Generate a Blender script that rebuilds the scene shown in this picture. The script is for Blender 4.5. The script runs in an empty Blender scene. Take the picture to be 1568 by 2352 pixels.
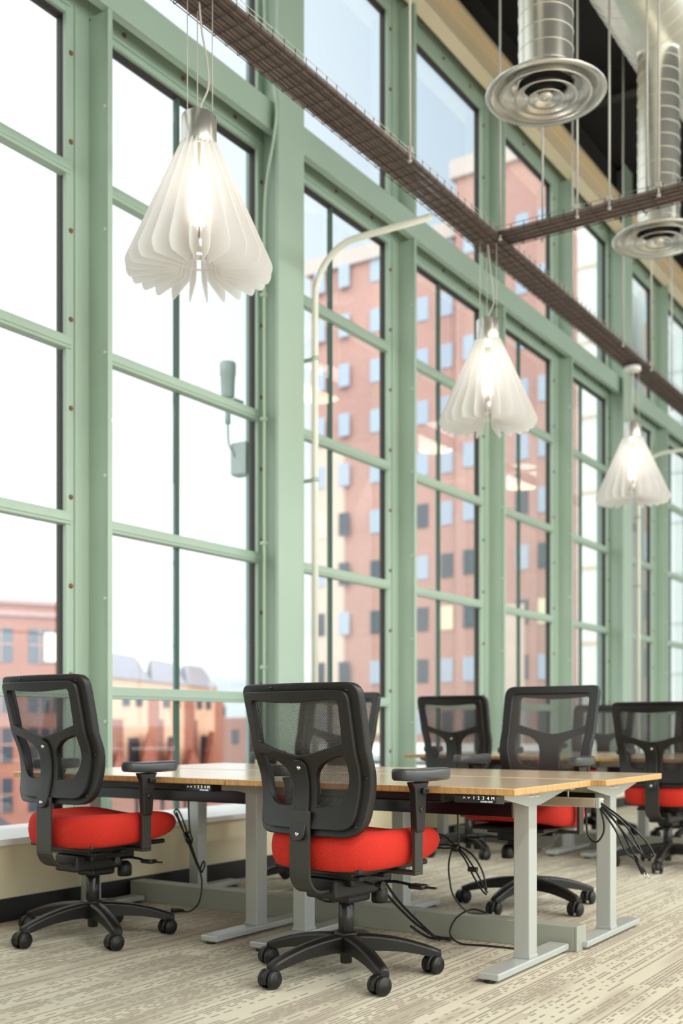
import bpy, bmesh, math, random
from mathutils import Vector, Matrix
random.seed(7)
PI = math.pi
D = math.radians
SC = bpy.context.scene
C = SC.collection

# ------------------------------------------------------------------ camera
cam_d = bpy.data.cameras.new('camera'); cam = bpy.data.objects.new('camera', cam_d); C.objects.link(cam)
cam.location = (0, 0, 0.98); cam.rotation_euler = (D(90), 0, D(33.1))
cam_d.sensor_fit = 'AUTO'; cam_d.sensor_width = 36.0; cam_d.lens = 38.79
cam_d.shift_y = 0.208; cam_d.clip_start = 0.05; cam_d.clip_end = 600
cam_d.dof.use_dof = True; cam_d.dof.focus_distance = 4.15; cam_d.dof.aperture_fstop = 1.9
SC.camera = cam
# ------------------------------------------------------------------ view
SC.view_settings.view_transform = 'Standard'
try: SC.view_settings.look = 'None'
except Exception: pass
SC.view_settings.gamma = 1.0; SC.view_settings.use_curve_mapping = False
SC.view_settings.exposure = 0.0
# ------------------------------------------------------------------ sky: bright overcast, brightest on the side behind the camera
W = bpy.data.worlds.new('sky'); SC.world = W; W.use_nodes = True
nt = W.node_tree; nt.nodes.clear()
out = nt.nodes.new('ShaderNodeOutputWorld'); bg = nt.nodes.new('ShaderNodeBackground')
tc = nt.nodes.new('ShaderNodeTexCoord')
dot = nt.nodes.new('ShaderNodeVectorMath'); dot.operation = 'DOT_PRODUCT'; dot.inputs[1].default_value = (0.93, -0.30, 0.20)
nt.links.new(tc.outputs['Generated'], dot.inputs[0])
mr = nt.nodes.new('ShaderNodeMapRange'); mr.inputs[1].default_value = -0.98; mr.inputs[2].default_value = 0.9
mr.inputs[3].default_value = 0.0; mr.inputs[4].default_value = 1.0
nt.links.new(dot.outputs['Value'], mr.inputs[0])
SKY_RAMP = [(0.0, (0.97, 0.99, 1.0), 1.35), (0.13, (0.97, 0.99, 1.0), 1.35), (0.30, (0.97, 0.99, 1.0), 1.45), (0.60, (1, .99, .96), 2.8), (1.0, (1, .98, .94), 5.0)]
rc = nt.nodes.new('ShaderNodeValToRGB'); el = rc.color_ramp.elements
while len(el) < len(SKY_RAMP): el.new(0.5)
for e, (p, c, s) in zip(el, SKY_RAMP): e.position = p; e.color = (c[0]*s/10, c[1]*s/10, c[2]*s/10, 1)
nt.links.new(mr.outputs[0], rc.inputs[0])
# soft cloud bands near the horizon
mp = nt.nodes.new('ShaderNodeMapping'); mp.inputs['Scale'].default_value = (1.5, 1.5, 12)
ns = nt.nodes.new('ShaderNodeTexNoise'); ns.inputs['Scale'].default_value = 2.2; ns.inputs['Detail'].default_value = 3
nt.links.new(tc.outputs['Generated'], mp.inputs[0]); nt.links.new(mp.outputs[0], ns.inputs[0])
cr = nt.nodes.new('ShaderNodeValToRGB'); cr.color_ramp.elements[0].position = .5; cr.color_ramp.elements[1].position = .72
cr.color_ramp.elements[0].color = (1, 1, 1, 1); cr.color_ramp.elements[1].color = (.60, .66, .72, 1)
nt.links.new(ns.outputs['Fac'], cr.inputs[0])
sep = nt.nodes.new('ShaderNodeSeparateXYZ'); nt.links.new(tc.outputs['Generated'], sep.inputs[0])
zr = nt.nodes.new('ShaderNodeMapRange'); zr.inputs[1].default_value = .16; zr.inputs[2].default_value = .05; zr.inputs[3].default_value = 0; zr.inputs[4].default_value = 1
nt.links.new(sep.outputs['Z'], zr.inputs[0])
mx = nt.nodes.new('ShaderNodeMix'); mx.data_type = 'RGBA'; mx.blend_type = 'MULTIPLY'
nt.links.new(zr.outputs[0], mx.inputs[0]); nt.links.new(rc.outputs[0], mx.inputs[6]); nt.links.new(cr.outputs[0], mx.inputs[7])
d2 = nt.nodes.new('ShaderNodeVectorMath'); d2.operation = 'DOT_PRODUCT'; d2.inputs[1].default_value = (.5, .75, .43); nt.links.new(tc.outputs['Generated'], d2.inputs[0])
m2 = nt.nodes.new('ShaderNodeMapRange'); m2.inputs[1].default_value = .30; m2.inputs[2].default_value = .58; nt.links.new(d2.outputs['Value'], m2.inputs[0])
mx2 = nt.nodes.new('ShaderNodeMix'); mx2.data_type = 'RGBA'; mx2.blend_type = 'MULTIPLY'; mx2.inputs[7].default_value = (.60, .69, .80, 1)
nt.links.new(m2.outputs[0], mx2.inputs[0]); nt.links.new(mx.outputs[2], mx2.inputs[6])
nt.links.new(mx2.outputs[2], bg.inputs[0]); bg.inputs[1].default_value = 11.0
nt.links.new(bg.outputs[0], out.inputs[0])

# ------------------------------------------------------------------ materials
MATS = {}
def mat(name, col, rough=.5, metal=0, coat=0, emit=None, es=0, trans=None, noise=None, spec=None, bump=None):
    m = bpy.data.materials.new(name); m.use_nodes = True
    n = m.node_tree; b = n.nodes['Principled BSDF']
    b.inputs['Base Color'].default_value = (*col, 1); b.inputs['Roughness'].default_value = rough
    b.inputs['Metallic'].default_value = metal
    if coat: b.inputs['Coat Weight'].default_value = coat; b.inputs['Coat Roughness'].default_value = .16
    if emit: b.inputs['Emission Color'].default_value = (*emit, 1); b.inputs['Emission Strength'].default_value = es
    if spec is not None: b.inputs['Specular IOR Level'].default_value = spec
    t = n.nodes.new('ShaderNodeTexCoord')
    if noise:
        sc, amt = noise
        x = n.nodes.new('ShaderNodeTexNoise'); x.inputs['Scale'].default_value = sc; x.inputs['Detail'].default_value = 4
        n.links.new(t.outputs['Object'], x.inputs[0])
        k = n.nodes.new('ShaderNodeMix'); k.data_type = 'RGBA'
        k.inputs[6].default_value = (*[c*(1-amt) for c in col], 1); k.inputs[7].default_value = (*[min(1, c*(1+amt)) for c in col], 1)
        n.links.new(x.outputs['Fac'], k.inputs[0]); n.links.new(k.outputs[2], b.inputs['Base Color'])
    if bump:
        sc, st = bump
        x = n.nodes.new('ShaderNodeTexNoise'); x.inputs['Scale'].default_value = sc
        n.links.new(t.outputs['Object'], x.inputs[0])
        bp = n.nodes.new('ShaderNodeBump'); bp.inputs['Strength'].default_value = st; bp.inputs['Distance'].default_value = .002
        n.links.new(x.outputs['Fac'], bp.inputs['Height']); n.links.new(bp.outputs[0], b.inputs['Normal'])
    MATS[name] = m
    return m
M = MATS
mat('green_paint', (.41, .53, .43), .42, noise=(1.3, .07))
mat('green_dark', (.10, .15, .11), .5)
mat('frame_shaded', (.035, .028, .026), .6)  # window reveal steel, its shadow put into the near-black colour
mat('muntin', (.05, .11, .08), .5)  # thin bars against the sky, backlit darkness painted into the green
mat('rust_bolt', (.22, .10, .055), .7, noise=(60, .4))
mat('white_bolt', (.75, .78, .75), .4)
mat('cream_wall', (.78, .71, .50), .75, noise=(.8, .04))
mat('sill_white', (.86, .88, .87), .35)
mat('black_base', (.012, .010, .010), .5)
mat('white_wall', (.82, .80, .75), .8, noise=(.5, .03))
mat('ceiling_dark', (.018, .014, .013), .9, noise=(1, .3))
mat('joist_dark', (.03, .026, .022), .8)
mat('cream_beam', (.88, .74, .52), .5)
mat('black_plastic', (.011, .0095, .0085), .34, bump=(900, .25))
mat('black_shiny', (.012, .012, .013), .22)
mat('arm_pad', (.055, .057, .060), .30)
mat('steel_dark', (.035, .033, .030), .36)
mat('chrome', (.75, .75, .74), .18, 1)
mat('silver_paint', (.50, .53, .51), .33, .25)
mat('grey_raceway', (.36, .38, .325), .5)
mat('alu', (.55, .50, .38), .35, .5)
mat('black_cable', (.010, .010, .010), .35)
mat('display_black', (.006, .006, .007), .2)
mat('white_print', (.9, .9, .88), .5, emit=(1, 1, .95), es=.5)
mat('pipe_white', (.88, .88, .78), .4)
mat('pipe_green', (.50, .62, .50), .4)
mat('tray_wire', (.55, .52, .48), .35, .8)
mat('tray_wire_dark', (.055, .045, .042), .55)
mat('cable_brown', (.17, .125, .11), .6, noise=(7, .35))
mat('rod_grey', (.58, .55, .50), .4, .4)
mat('lamp_cap', (.72, .71, .66), .3, .85)
mat('lamp_cord', (.62, .56, .50), .5)
mat('white_metal', (.82, .82, .80), .35)
mat('device_grey', (.42, .50, .50), .4)
mat('ext_green', (.27, .38, .37), .5)
mat('asphalt', (.20, .19, .19), .9, noise=(.2, .2))
mat('car_white', (.75, .76, .78), .3); mat('car_dark', (.05, .06, .10), .3); mat('car_red', (.35, .06, .04), .3); mat('tyre', (.02, .02, .02), .8)
mat('slate', (.30, .28, .31), .8, noise=(2, .15))
mat('red_roof', (.40, .12, .075), .8, noise=(.6, .3))
mat('win_dark', (.06, .08, .11), .15)
mat('win_blue', (.36, .44, .56), .1, noise=(.3, .3))
mat('win_lit', (.75, .72, .52), .4)
mat('stone_beige', (.60, .50, .44), .8, noise=(.7, .08))
mat('pale_concrete', (.66, .70, .66), .8, noise=(.3, .06))
mat('pale_siding', (.52, .58, .60), .7, noise=(.3, .05))
mat('red_fabric_pan', (.012, .012, .012), .6)
mat('tube_emit', (1, 1, 1), .5, emit=(1, .93, .82), es=9)
mat('bulb', (1, .95, .85), .4, emit=(1, .92, .80), es=50)

def brick(name, c1, c2, mortar, scale, rowh=.25):
    m = mat(name, c1, .85); n = m.node_tree; b = n.nodes['Principled BSDF']
    t = n.nodes.new('ShaderNodeTexCoord'); k = n.nodes.new('ShaderNodeTexBrick')
    sx = n.nodes.new('ShaderNodeSeparateXYZ'); cb = n.nodes.new('ShaderNodeCombineXYZ'); ad = n.nodes.new('ShaderNodeMath')
    n.links.new(t.outputs['Object'], sx.inputs[0]); n.links.new(sx.outputs['X'], ad.inputs[0]); n.links.new(sx.outputs['Y'], ad.inputs[1])
    n.links.new(ad.outputs[0], cb.inputs[0]); n.links.new(sx.outputs['Z'], cb.inputs[1]); n.links.new(cb.outputs[0], k.inputs['Vector'])
    k.inputs['Color1'].default_value = (*c1, 1); k.inputs['Color2'].default_value = (*c2, 1); k.inputs['Mortar'].default_value = (*mortar, 1)
    k.inputs['Scale'].default_value = scale; k.inputs['Mortar Size'].default_value = .012; k.inputs['Row Height'].default_value = rowh
    x = n.nodes.new('ShaderNodeTexNoise'); x.inputs['Scale'].default_value = .12; n.links.new(t.outputs['Object'], x.inputs[0])
    mm = n.nodes.new('ShaderNodeMix'); mm.data_type = 'RGBA'; mm.blend_type = 'OVERLAY'; mm.inputs[0].default_value = .25
    n.links.new(k.outputs[0], mm.inputs[6]); n.links.new(x.outputs['Fac'], mm.inputs[7]); n.links.new(mm.outputs[2], b.inputs['Base Color'])
brick('brick_tower', (.46, .275, .25), (.42, .24, .215), (.48, .35, .32), 3)
mat('parapet_grey', (.50, .45, .43), .8)
brick('brick_red', (.40, .165, .12), (.35, .14, .10), (.42, .25, .20), 3)
brick('brick_orange', (.86, .54, .36), (.80, .49, .32), (.78, .56, .42), 3)

# window glass: clear with a light surface reflection
g = bpy.data.materials.new('window_glass'); g.use_nodes = True; n = g.node_tree; n.nodes.clear()
o_ = n.nodes.new('ShaderNodeOutputMaterial'); tr = n.nodes.new('ShaderNodeBsdfTransparent'); gl = n.nodes.new('ShaderNodeBsdfGlossy'); mxs = n.nodes.new('ShaderNodeMixShader'); fr = n.nodes.new('ShaderNodeMath'); lw = n.nodes.new('ShaderNodeLayerWeight'); pw = n.nodes.new('ShaderNodeMath')
lw.inputs[0].default_value = .5; pw.operation = 'POWER'; pw.inputs[1].default_value = 4.6; n.links.new(lw.outputs['Facing'], pw.inputs[0])
fr.operation = 'MULTIPLY_ADD'; fr.inputs[1].default_value = .90; fr.inputs[2].default_value = .06; n.links.new(pw.outputs[0], fr.inputs[0])
tr.inputs[0].default_value = (.95, .97, .96, 1); gl.inputs['Roughness'].default_value = .01
n.links.new(fr.outputs[0], mxs.inputs[0]); n.links.new(tr.outputs[0], mxs.inputs[1]); n.links.new(gl.outputs[0], mxs.inputs[2]); n.links.new(mxs.outputs[0], o_.inputs[0])
M['window_glass'] = g

# frosted acrylic of the pendant lamp fins
g = bpy.data.materials.new('frosted_acrylic'); g.use_nodes = True; n = g.node_tree; n.nodes.clear()
o_ = n.nodes.new('ShaderNodeOutputMaterial'); df = n.nodes.new('ShaderNodeBsdfDiffuse'); tl = n.nodes.new('ShaderNodeBsdfTranslucent'); tr = n.nodes.new('ShaderNodeBsdfTransparent')
m1 = n.nodes.new('ShaderNodeMixShader'); m2 = n.nodes.new('ShaderNodeMixShader')
df.inputs[0].default_value = (.96, .95, .94, 1); tl.inputs[0].default_value = (.97, .96, .95, 1); tr.inputs[0].default_value = (.98, .98, .98, 1)
m1.inputs[0].default_value = .62; m2.inputs[0].default_value = .26
n.links.new(df.outputs[0], m1.inputs[1]); n.links.new(tl.outputs[0], m1.inputs[2]); n.links.new(m1.outputs[0], m2.inputs[1]); n.links.new(tr.outputs[0], m2.inputs[2]); n.links.new(m2.outputs[0], o_.inputs[0])
M['frosted_acrylic'] = g

# chair back netting: staggered holes, partly see-through
g = bpy.data.materials.new('netting'); g.use_nodes = True; n = g.node_tree; n.nodes.clear()
o_ = n.nodes.new('ShaderNodeOutputMaterial'); pb = n.nodes.new('ShaderNodeBsdfPrincipled'); tr = n.nodes.new('ShaderNodeBsdfTransparent'); mxs = n.nodes.new('ShaderNodeMixShader')
pb.inputs['Base Color'].default_value = (.075, .068, .065, 1); pb.inputs['Roughness'].default_value = .5
tc_ = n.nodes.new('ShaderNodeTexCoord'); mpn = n.nodes.new('ShaderNodeMapping'); mpn.inputs['Rotation'].default_value = (0, D(90), 0); 
sx = n.nodes.new('ShaderNodeSeparateXYZ'); n.links.new(tc_.outputs['Object'], sx.inputs[0])
def mth(op, a, b=None):
    x = n.nodes.new('ShaderNodeMath'); x.operation = op
    for i, v in enumerate((a, b)):
        if v is None: continue
        if isinstance(v, (int, float)): x.inputs[i].default_value = v
        else: n.links.new(v, x.inputs[i])
    return x.outputs[0]
a_ = mth('MULTIPLY', sx.outputs['X'], 2*PI/.0085); b_ = mth('MULTIPLY', sx.outputs['Z'], 2*PI/.0085)
s_ = mth('MULTIPLY', mth('SINE', a_), mth('SINE', b_))
mrn = n.nodes.new('ShaderNodeMapRange'); mrn.inputs[1].default_value = -.6; mrn.inputs[2].default_value = .6; mrn.inputs[3].default_value = .46; mrn.inputs[4].default_value = .86
n.links.new(s_, mrn.inputs[0]); n.links.new(mrn.outputs[0], mxs.inputs[0]); n.links.new(tr.outputs[0], mxs.inputs[1]); n.links.new(pb.outputs[0], mxs.inputs[2]); n.links.new(mxs.outputs[0], o_.inputs[0])
M['netting'] = g

# red woven seat fabric
m = mat('red_fabric', (.68, .030, .014), .8); n = m.node_tree; b = n.nodes['Principled BSDF']
t = n.nodes.new('ShaderNodeTexCoord'); mp = n.nodes.new('ShaderNodeMapping'); mp.inputs['Scale'].default_value = (40, 300, 260)
x = n.nodes.new('ShaderNodeTexNoise'); x.inputs['Scale'].default_value = 1; x.inputs['Detail'].default_value = 3
n.links.new(t.outputs['Object'], mp.inputs[0]); n.links.new(mp.outputs[0], x.inputs[0])
k = n.nodes.new('ShaderNodeMix'); k.data_type = 'RGBA'; k.inputs[6].default_value = (.44, .013, .009, 1); k.inputs[7].default_value = (.72, .045, .026, 1)
n.links.new(x.outputs['Fac'], k.inputs[0]); n.links.new(k.outputs[2], b.inputs['Base Color']); b.inputs['Specular IOR Level'].default_value = .25
bp = n.nodes.new('ShaderNodeBump'); bp.inputs['Strength'].default_value = .35; bp.inputs['Distance'].default_value = .002; n.links.new(x.outputs['Fac'], bp.inputs['Height']); n.links.new(bp.outputs[0], b.inputs['Normal'])

# bamboo table top: strips along the desk
def bamboo(name, c1, c2, edge=False):
    m = mat(name, c1, .30, coat=(0 if edge else 1)); n = m.node_tree; b = n.nodes['Principled BSDF']
    t = n.nodes.new('ShaderNodeTexCoord'); mp = n.nodes.new('ShaderNodeMapping')
    mp.inputs['Scale'].default_value = (1.6, 38, 38) if not edge else (60, 60, 12)
    x = n.nodes.new('ShaderNodeTexNoise'); x.inputs['Scale'].default_value = 1; x.inputs['Detail'].default_value = 5; x.inputs['Roughness'].default_value = .6
    n.links.new(t.outputs['Object'], mp.inputs[0]); n.links.new(mp.outputs[0], x.inputs[0])
    r = n.nodes.new('ShaderNodeValToRGB'); r.color_ramp.elements[0].position = .3; r.color_ramp.elements[1].position = .7
    r.color_ramp.elements[0].color = (*c1, 1); r.color_ramp.elements[1].color = (*c2, 1)
    n.links.new(x.outputs['Fac'], r.inputs[0]); n.links.new(r.outputs[0], b.inputs['Base Color'])
bamboo('bamboo', (.80, .57, .35), (.90, .70, .47)); bamboo('bamboo_edge', (.50, .26, .085), (.74, .44, .17), True)

# spiral duct: galvanised metal with seams
m = mat('duct_metal', (.86, .84, .76), .3, .85); n = m.node_tree; b = n.nodes['Principled BSDF']
t = n.nodes.new('ShaderNodeTexCoord'); x = n.nodes.new('ShaderNodeTexNoise'); x.inputs['Scale'].default_value = 3
n.links.new(t.outputs['Object'], x.inputs[0]); r = n.nodes.new('ShaderNodeMapRange'); r.inputs[3].default_value = .22; r.inputs[4].default_value = .42
n.links.new(x.outputs['Fac'], r.inputs[0]); n.links.new(r.outputs[0], b.inputs['Roughness'])
mat('diffuser_metal', (.80, .78, .74), .25, .9)

# carpet tiles
m = mat('carpet', (.6, .55, .45), .95, spec=.1); n = m.node_tree; b = n.nodes['Principled BSDF']
t = n.nodes.new('ShaderNodeTexCoord')
sx = n.nodes.new('ShaderNodeSeparateXYZ'); n.links.new(t.outputs['Object'], sx.inputs[0])
X, Y = sx.outputs['X'], sx.outputs['Y']
pl = mth('FLOOR', mth('DIVIDE', X, .5))
yo = mth('ADD', mth('DIVIDE', Y, 1.0), mth('MULTIPLY', pl, .37))
tl_ = mth('FLOOR', yo)
cb = n.nodes.new('ShaderNodeCombineXYZ'); n.links.new(pl, cb.inputs[0]); n.links.new(tl_, cb.inputs[1])
wn = n.nodes.new('ShaderNodeTexWhiteNoise'); wn.noise_dimensions = '3D'; n.links.new(cb.outputs[0], wn.inputs['Vector'])
ln = mth('DIVIDE', X, .0165); row = mth('FLOOR', ln); fx = mth('FRACT', ln)
def wnoise(a, b_, c_=None):
    q = n.nodes.new('ShaderNodeCombineXYZ')
    for i_, v_ in enumerate((a, b_, c_)):
        if v_ is not None: n.links.new(v_, q.inputs[i_])
    w_ = n.nodes.new('ShaderNodeTexWhiteNoise'); n.links.new(q.outputs[0], w_.inputs['Vector']); return w_.outputs['Value']
rown = wnoise(row, tl_)                                              # every yarn row of a tile has its own weave
dashn = wnoise(row, mth('FLOOR', mth('DIVIDE', Y, .024)))
solid = mth('LESS_THAN', rown, .34); tight = mth('GREATER_THAN', rown, .80)
dark = mth('MULTIPLY', mth('GREATER_THAN', dashn, .42), mth('SUBTRACT', 1, solid))
dark = mth('MAXIMUM', dark, mth('MULTIPLY', tight, .8))
gap = mth('LESS_THAN', fx, .64)
lt = mth('SUBTRACT', 1, mth('MULTIPLY', mth('MULTIPLY', dark, gap), .80))
k1 = n.nodes.new('ShaderNodeMix'); k1.data_type = 'RGBA'; k1.inputs[6].default_value = (.30, .26, .205, 1); k1.inputs[7].default_value = (.64, .61, .49, 1)
n.links.new(lt, k1.inputs[0])
c4 = n.nodes.new('ShaderNodeCombineXYZ'); n.links.new(mth('MULTIPLY', X, 7.0), c4.inputs[0]); n.links.new(mth('MULTIPLY', Y, 1.1), c4.inputs[1]); n.links.new(mth('MULTIPLY', wn.outputs['Value'], 9.0), c4.inputs[2])
ns4 = n.nodes.new('ShaderNodeTexNoise'); ns4.inputs['Scale'].default_value = 1; ns4.inputs['Detail'].default_value = 2; n.links.new(c4.outputs[0], ns4.inputs[0])
st = n.nodes.new('ShaderNodeMapRange'); st.inputs[1].default_value = .46; st.inputs[2].default_value = .66; st.inputs[3].default_value = .10; st.inputs[4].default_value = .78; n.links.new(ns4.outputs['Fac'], st.inputs[0])
k2 = n.nodes.new('ShaderNodeMix'); k2.data_type = 'RGBA'; k2.blend_type = 'MIX'; k2.inputs[7].default_value = (.37, .32, .255, 1)
n.links.new(st.outputs[0], k2.inputs[0]); n.links.new(k1.outputs[2], k2.inputs[6]); n.links.new(k2.outputs[2], b.inputs['Base Color'])
bp = n.nodes.new('ShaderNodeBump'); bp.inputs['Strength'].default_value = .4; bp.inputs['Distance'].default_value = .003
n.links.new(lt, bp.inputs['Height']); n.links.new(bp.outputs[0], b.inputs['Normal'])

# ------------------------------------------------------------------ mesh helpers
def V(*a): return Vector(a)
def add_box(bm, a, b, bev=0, seg=2, rot=None, piv=None):
    """axis box from corner a to corner b, optional bevel"""
    x0, y0, z0 = [min(p, q) for p, q in zip(a, b)]; x1, y1, z1 = [max(p, q) for p, q in zip(a, b)]
    t = bmesh.new()
    vs = [t.verts.new(p) for p in ((x0,y0,z0),(x1,y0,z0),(x1,y1,z0),(x0,y1,z0),(x0,y0,z1),(x1,y0,z1),(x1,y1,z1),(x0,y1,z1))]
    for f in ((0,3,2,1),(4,5,6,7),(0,1,5,4),(1,2,6,5),(2,3,7,6),(3,0,4,7)): t.faces.new([vs[i] for i in f])
    if bev: bmesh.ops.bevel(t, geom=list(t.edges), offset=bev, segments=seg, profile=.5, affect='EDGES')
    if rot is not None: bmesh.ops.transform(t, matrix=Matrix.Translation(piv) @ rot @ Matrix.Translation(-piv), verts=t.verts)
    merge(bm, t)
def merge(bm, t, mi=None):
    mp_ = {v: bm.verts.new(v.co) for v in t.verts}
    for f in t.faces:
        try:
            nf = bm.faces.new([mp_[v] for v in f.verts]); nf.smooth = f.smooth
            nf.material_index = f.material_index if mi is None else mi
        except ValueError: pass
    t.free()
def add_prism(bm, pts, vec, bev=0):
    """polygon pts (3d, planar) extruded by vec"""
    t = bmesh.new(); v = [t.verts.new(p) for p in pts]; f = t.faces.new(v)
    r = bmesh.ops.extrude_face_region(t, geom=[f]); ev = [e for e in r['geom'] if isinstance(e, bmesh.types.BMVert)]
    bmesh.ops.translate(t, vec=vec, verts=ev); bmesh.ops.recalc_face_normals(t, faces=t.faces)
    if bev: bmesh.ops.bevel(t, geom=list(t.edges), offset=bev, segments=2, profile=.5, affect='EDGES')
    merge(bm, t)
def add_tube(bm, pts, r, seg=10, cap=True, closed=False):
    pts = [Vector(p) for p in pts]; rs = r if isinstance(r, (list, tuple)) else [r]*len(pts)
    rings = []; up = None
    for i, p in enumerate(pts):
        a = pts[i-1] if (i > 0 or closed) else p; b = pts[(i+1) % len(pts)] if (i < len(pts)-1 or closed) else p
        d = (b-a); d = d.normalized() if d.length > 1e-9 else V(0,0,1)
        if up is None: up = V(0,0,1) if abs(d.z) < .9 else V(1,0,0)
        s = d.cross(up)
        if s.length < 1e-6: s = d.cross(V(0,1,0))
        s.normalize(); up = s.cross(d).normalized()
        rings.append([bm.verts.new(p + rs[i]*(math.cos(2*PI*j/seg)*s + math.sin(2*PI*j/seg)*up)) for j in range(seg)])
    n_ = len(rings)
    for i in range(n_ if closed else n_-1):
        A, B = rings[i], rings[(i+1) % n_]
        for j in range(seg):
            f = bm.faces.new((A[j], A[(j+1)%seg], B[(j+1)%seg], B[j])); f.smooth = True
    if cap and not closed:
        bm.faces.new(rings[0][::-1]); bm.faces.new(rings[-1])
def add_lathe(bm, prof, c=(0,0,0), axis='Z', seg=32, smooth=True):
    """prof: list of (r, h)"""
    c = Vector(c); rings = []
    def P(r, h, a):
        if axis == 'Z': return c + V(r*math.cos(a), r*math.sin(a), h)
        if axis == 'X': return c + V(h, r*math.cos(a), r*math.sin(a))
        return c + V(r*math.sin(a), h, r*math.cos(a))
    for r, h in prof:
        rings.append([bm.verts.new(P(0, h, 0))] if r < 1e-6 else [bm.verts.new(P(r, h, 2*PI*j/seg)) for j in range(seg)])
    for A, B in zip(rings, rings[1:]):
        for j in range(seg):
            k = (j+1) % seg
            if len(A) == 1 and len(B) == 1: continue
            fv = (A[0], B[k], B[j]) if len(A) == 1 else ((A[j], A[k], B[0]) if len(B) == 1 else (A[j], A[k], B[k], B[j]))
            f = bm.faces.new(fv); f.smooth = smooth
def obj(name, bm, m, parent=None, smooth=False, loc=None):
    bmesh.ops.recalc_face_normals(bm, faces=bm.faces)
    me = bpy.data.meshes.new(name); bm.to_mesh(me); bm.free()
    for k in (m if isinstance(m, (list, tuple)) else [m]): me.materials.append(M[k])
    if smooth:
        for p in me.polygons: p.use_smooth = True
    o = bpy.data.objects.new(name, me); C.objects.link(o)
    if parent: o.parent = parent
    if loc: o.location = loc
    return o
def thing(name, label, cat, loc=(0,0,0), rz=0, group=None, kind=None):
    o = bpy.data.objects.new(name, None); C.objects.link(o); o.location = loc; o.rotation_euler = (0,0,rz); o.empty_display_size = .1
    o['label'] = label
    if cat: o['category'] = cat
    if group: o['group'] = group
    if kind: o['kind'] = kind
    return o
def tag(o, label, cat, group=None, kind=None):
    o['label'] = label
    if cat: o['category'] = cat
    if group: o['group'] = group
    if kind: o['kind'] = kind
    return o
def struct(name, label, loc=(0,0,0)): return thing(name, label, None, loc, kind='structure')
def B(): return bmesh.new()
def box_obj(name, a, b, m, parent=None, bev=0):
    bm = B(); add_box(bm, a, b, bev); return obj(name, bm, m, parent)
def copy_tree(o, parent=None):
    c = o.copy(); C.objects.link(c); c.parent = parent
    for ch in list(o.children): copy_tree(ch, c)
    return c
def smooth_pts(pts, n=8):
    pts = [Vector(p) for p in pts]; P = [pts[0]] + pts + [pts[-1]]; r = []
    for i in range(1, len(P)-2):
        a, b, c, d = P[i-1:i+3]
        for k in range(n):
            t = k/n
            r.append(.5*((2*b) + (-a+c)*t + (2*a-5*b+4*c-d)*t*t + (-a+3*b-3*c+d)*t**3))
    r.append(pts[-1]); return r

# ================================================================== STRUCTURE
def tags(o, label): o['label'] = label; o['kind'] = 'structure'; return o
bm = B(); add_box(bm, (-4.43, -4, -.05), (7, 24, 0)); tags(obj('floor', bm, 'carpet'), 'pale beige carpet tiles with fine broken stripes')
tags(box_obj('wall_left', (-4.98, -4, 0), (-4.41, 24, .38), 'cream_wall'), 'low cream wall below the green windows')
tags(box_obj('trim_1', (-5.0, -4, .38), (-4.385, 24, .413), 'sill_white', bev=.004), 'white window sill on top of the low cream wall')
tags(box_obj('baseboard_left', (-4.41, -4, 0), (-4.395, 24, .115), 'black_base'), 'black baseboard along the low cream wall')
tags(box_obj('wall_back', (-5.2, -4.15, 0), (7.15, -4, 8.2), 'white_wall'), 'white wall behind the camera')
tags(box_obj('wall_front', (-5.2, 24, 0), (7.15, 24.15, 8.2), 'white_wall'), 'white wall at the far end of the room')
bm = B(); add_box(bm, (-5.4, -4.15, 8.2), (7.3, 24.15, 8.35)); tags(obj('ceiling', bm, 'ceiling_dark'), 'dark painted ceiling deck')
for k in range(9):
    y = 1.4 + k*2.6
    bm = B(); add_box(bm, (-4.7, y-.07, 7.86), (7, y+.07, 7.88)); add_box(bm, (-4.7, y-.07, 8.18), (7, y+.07, 8.2)); add_box(bm, (-4.7, y-.01, 7.87), (7, y+.01, 8.19))
    tags(obj('trim_%d' % (20+k), bm, 'joist_dark'), 'dark steel joist under the ceiling')
# right wall, mostly window
bm = B(); add_box(bm, (7, -4, 0), (7.15, 24, .9)); add_box(bm, (7, -4, 6.6), (7.15, 24, 8.2))
for k in range(8): add_box(bm, (7, -4+k*4-.3 if k else -4, .9), (7.15, -4+k*4+.3 if k < 7 else 24, 6.6))
tags(obj('wall_right', bm, 'white_wall'), 'white wall with tall windows opposite the green windows')

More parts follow.
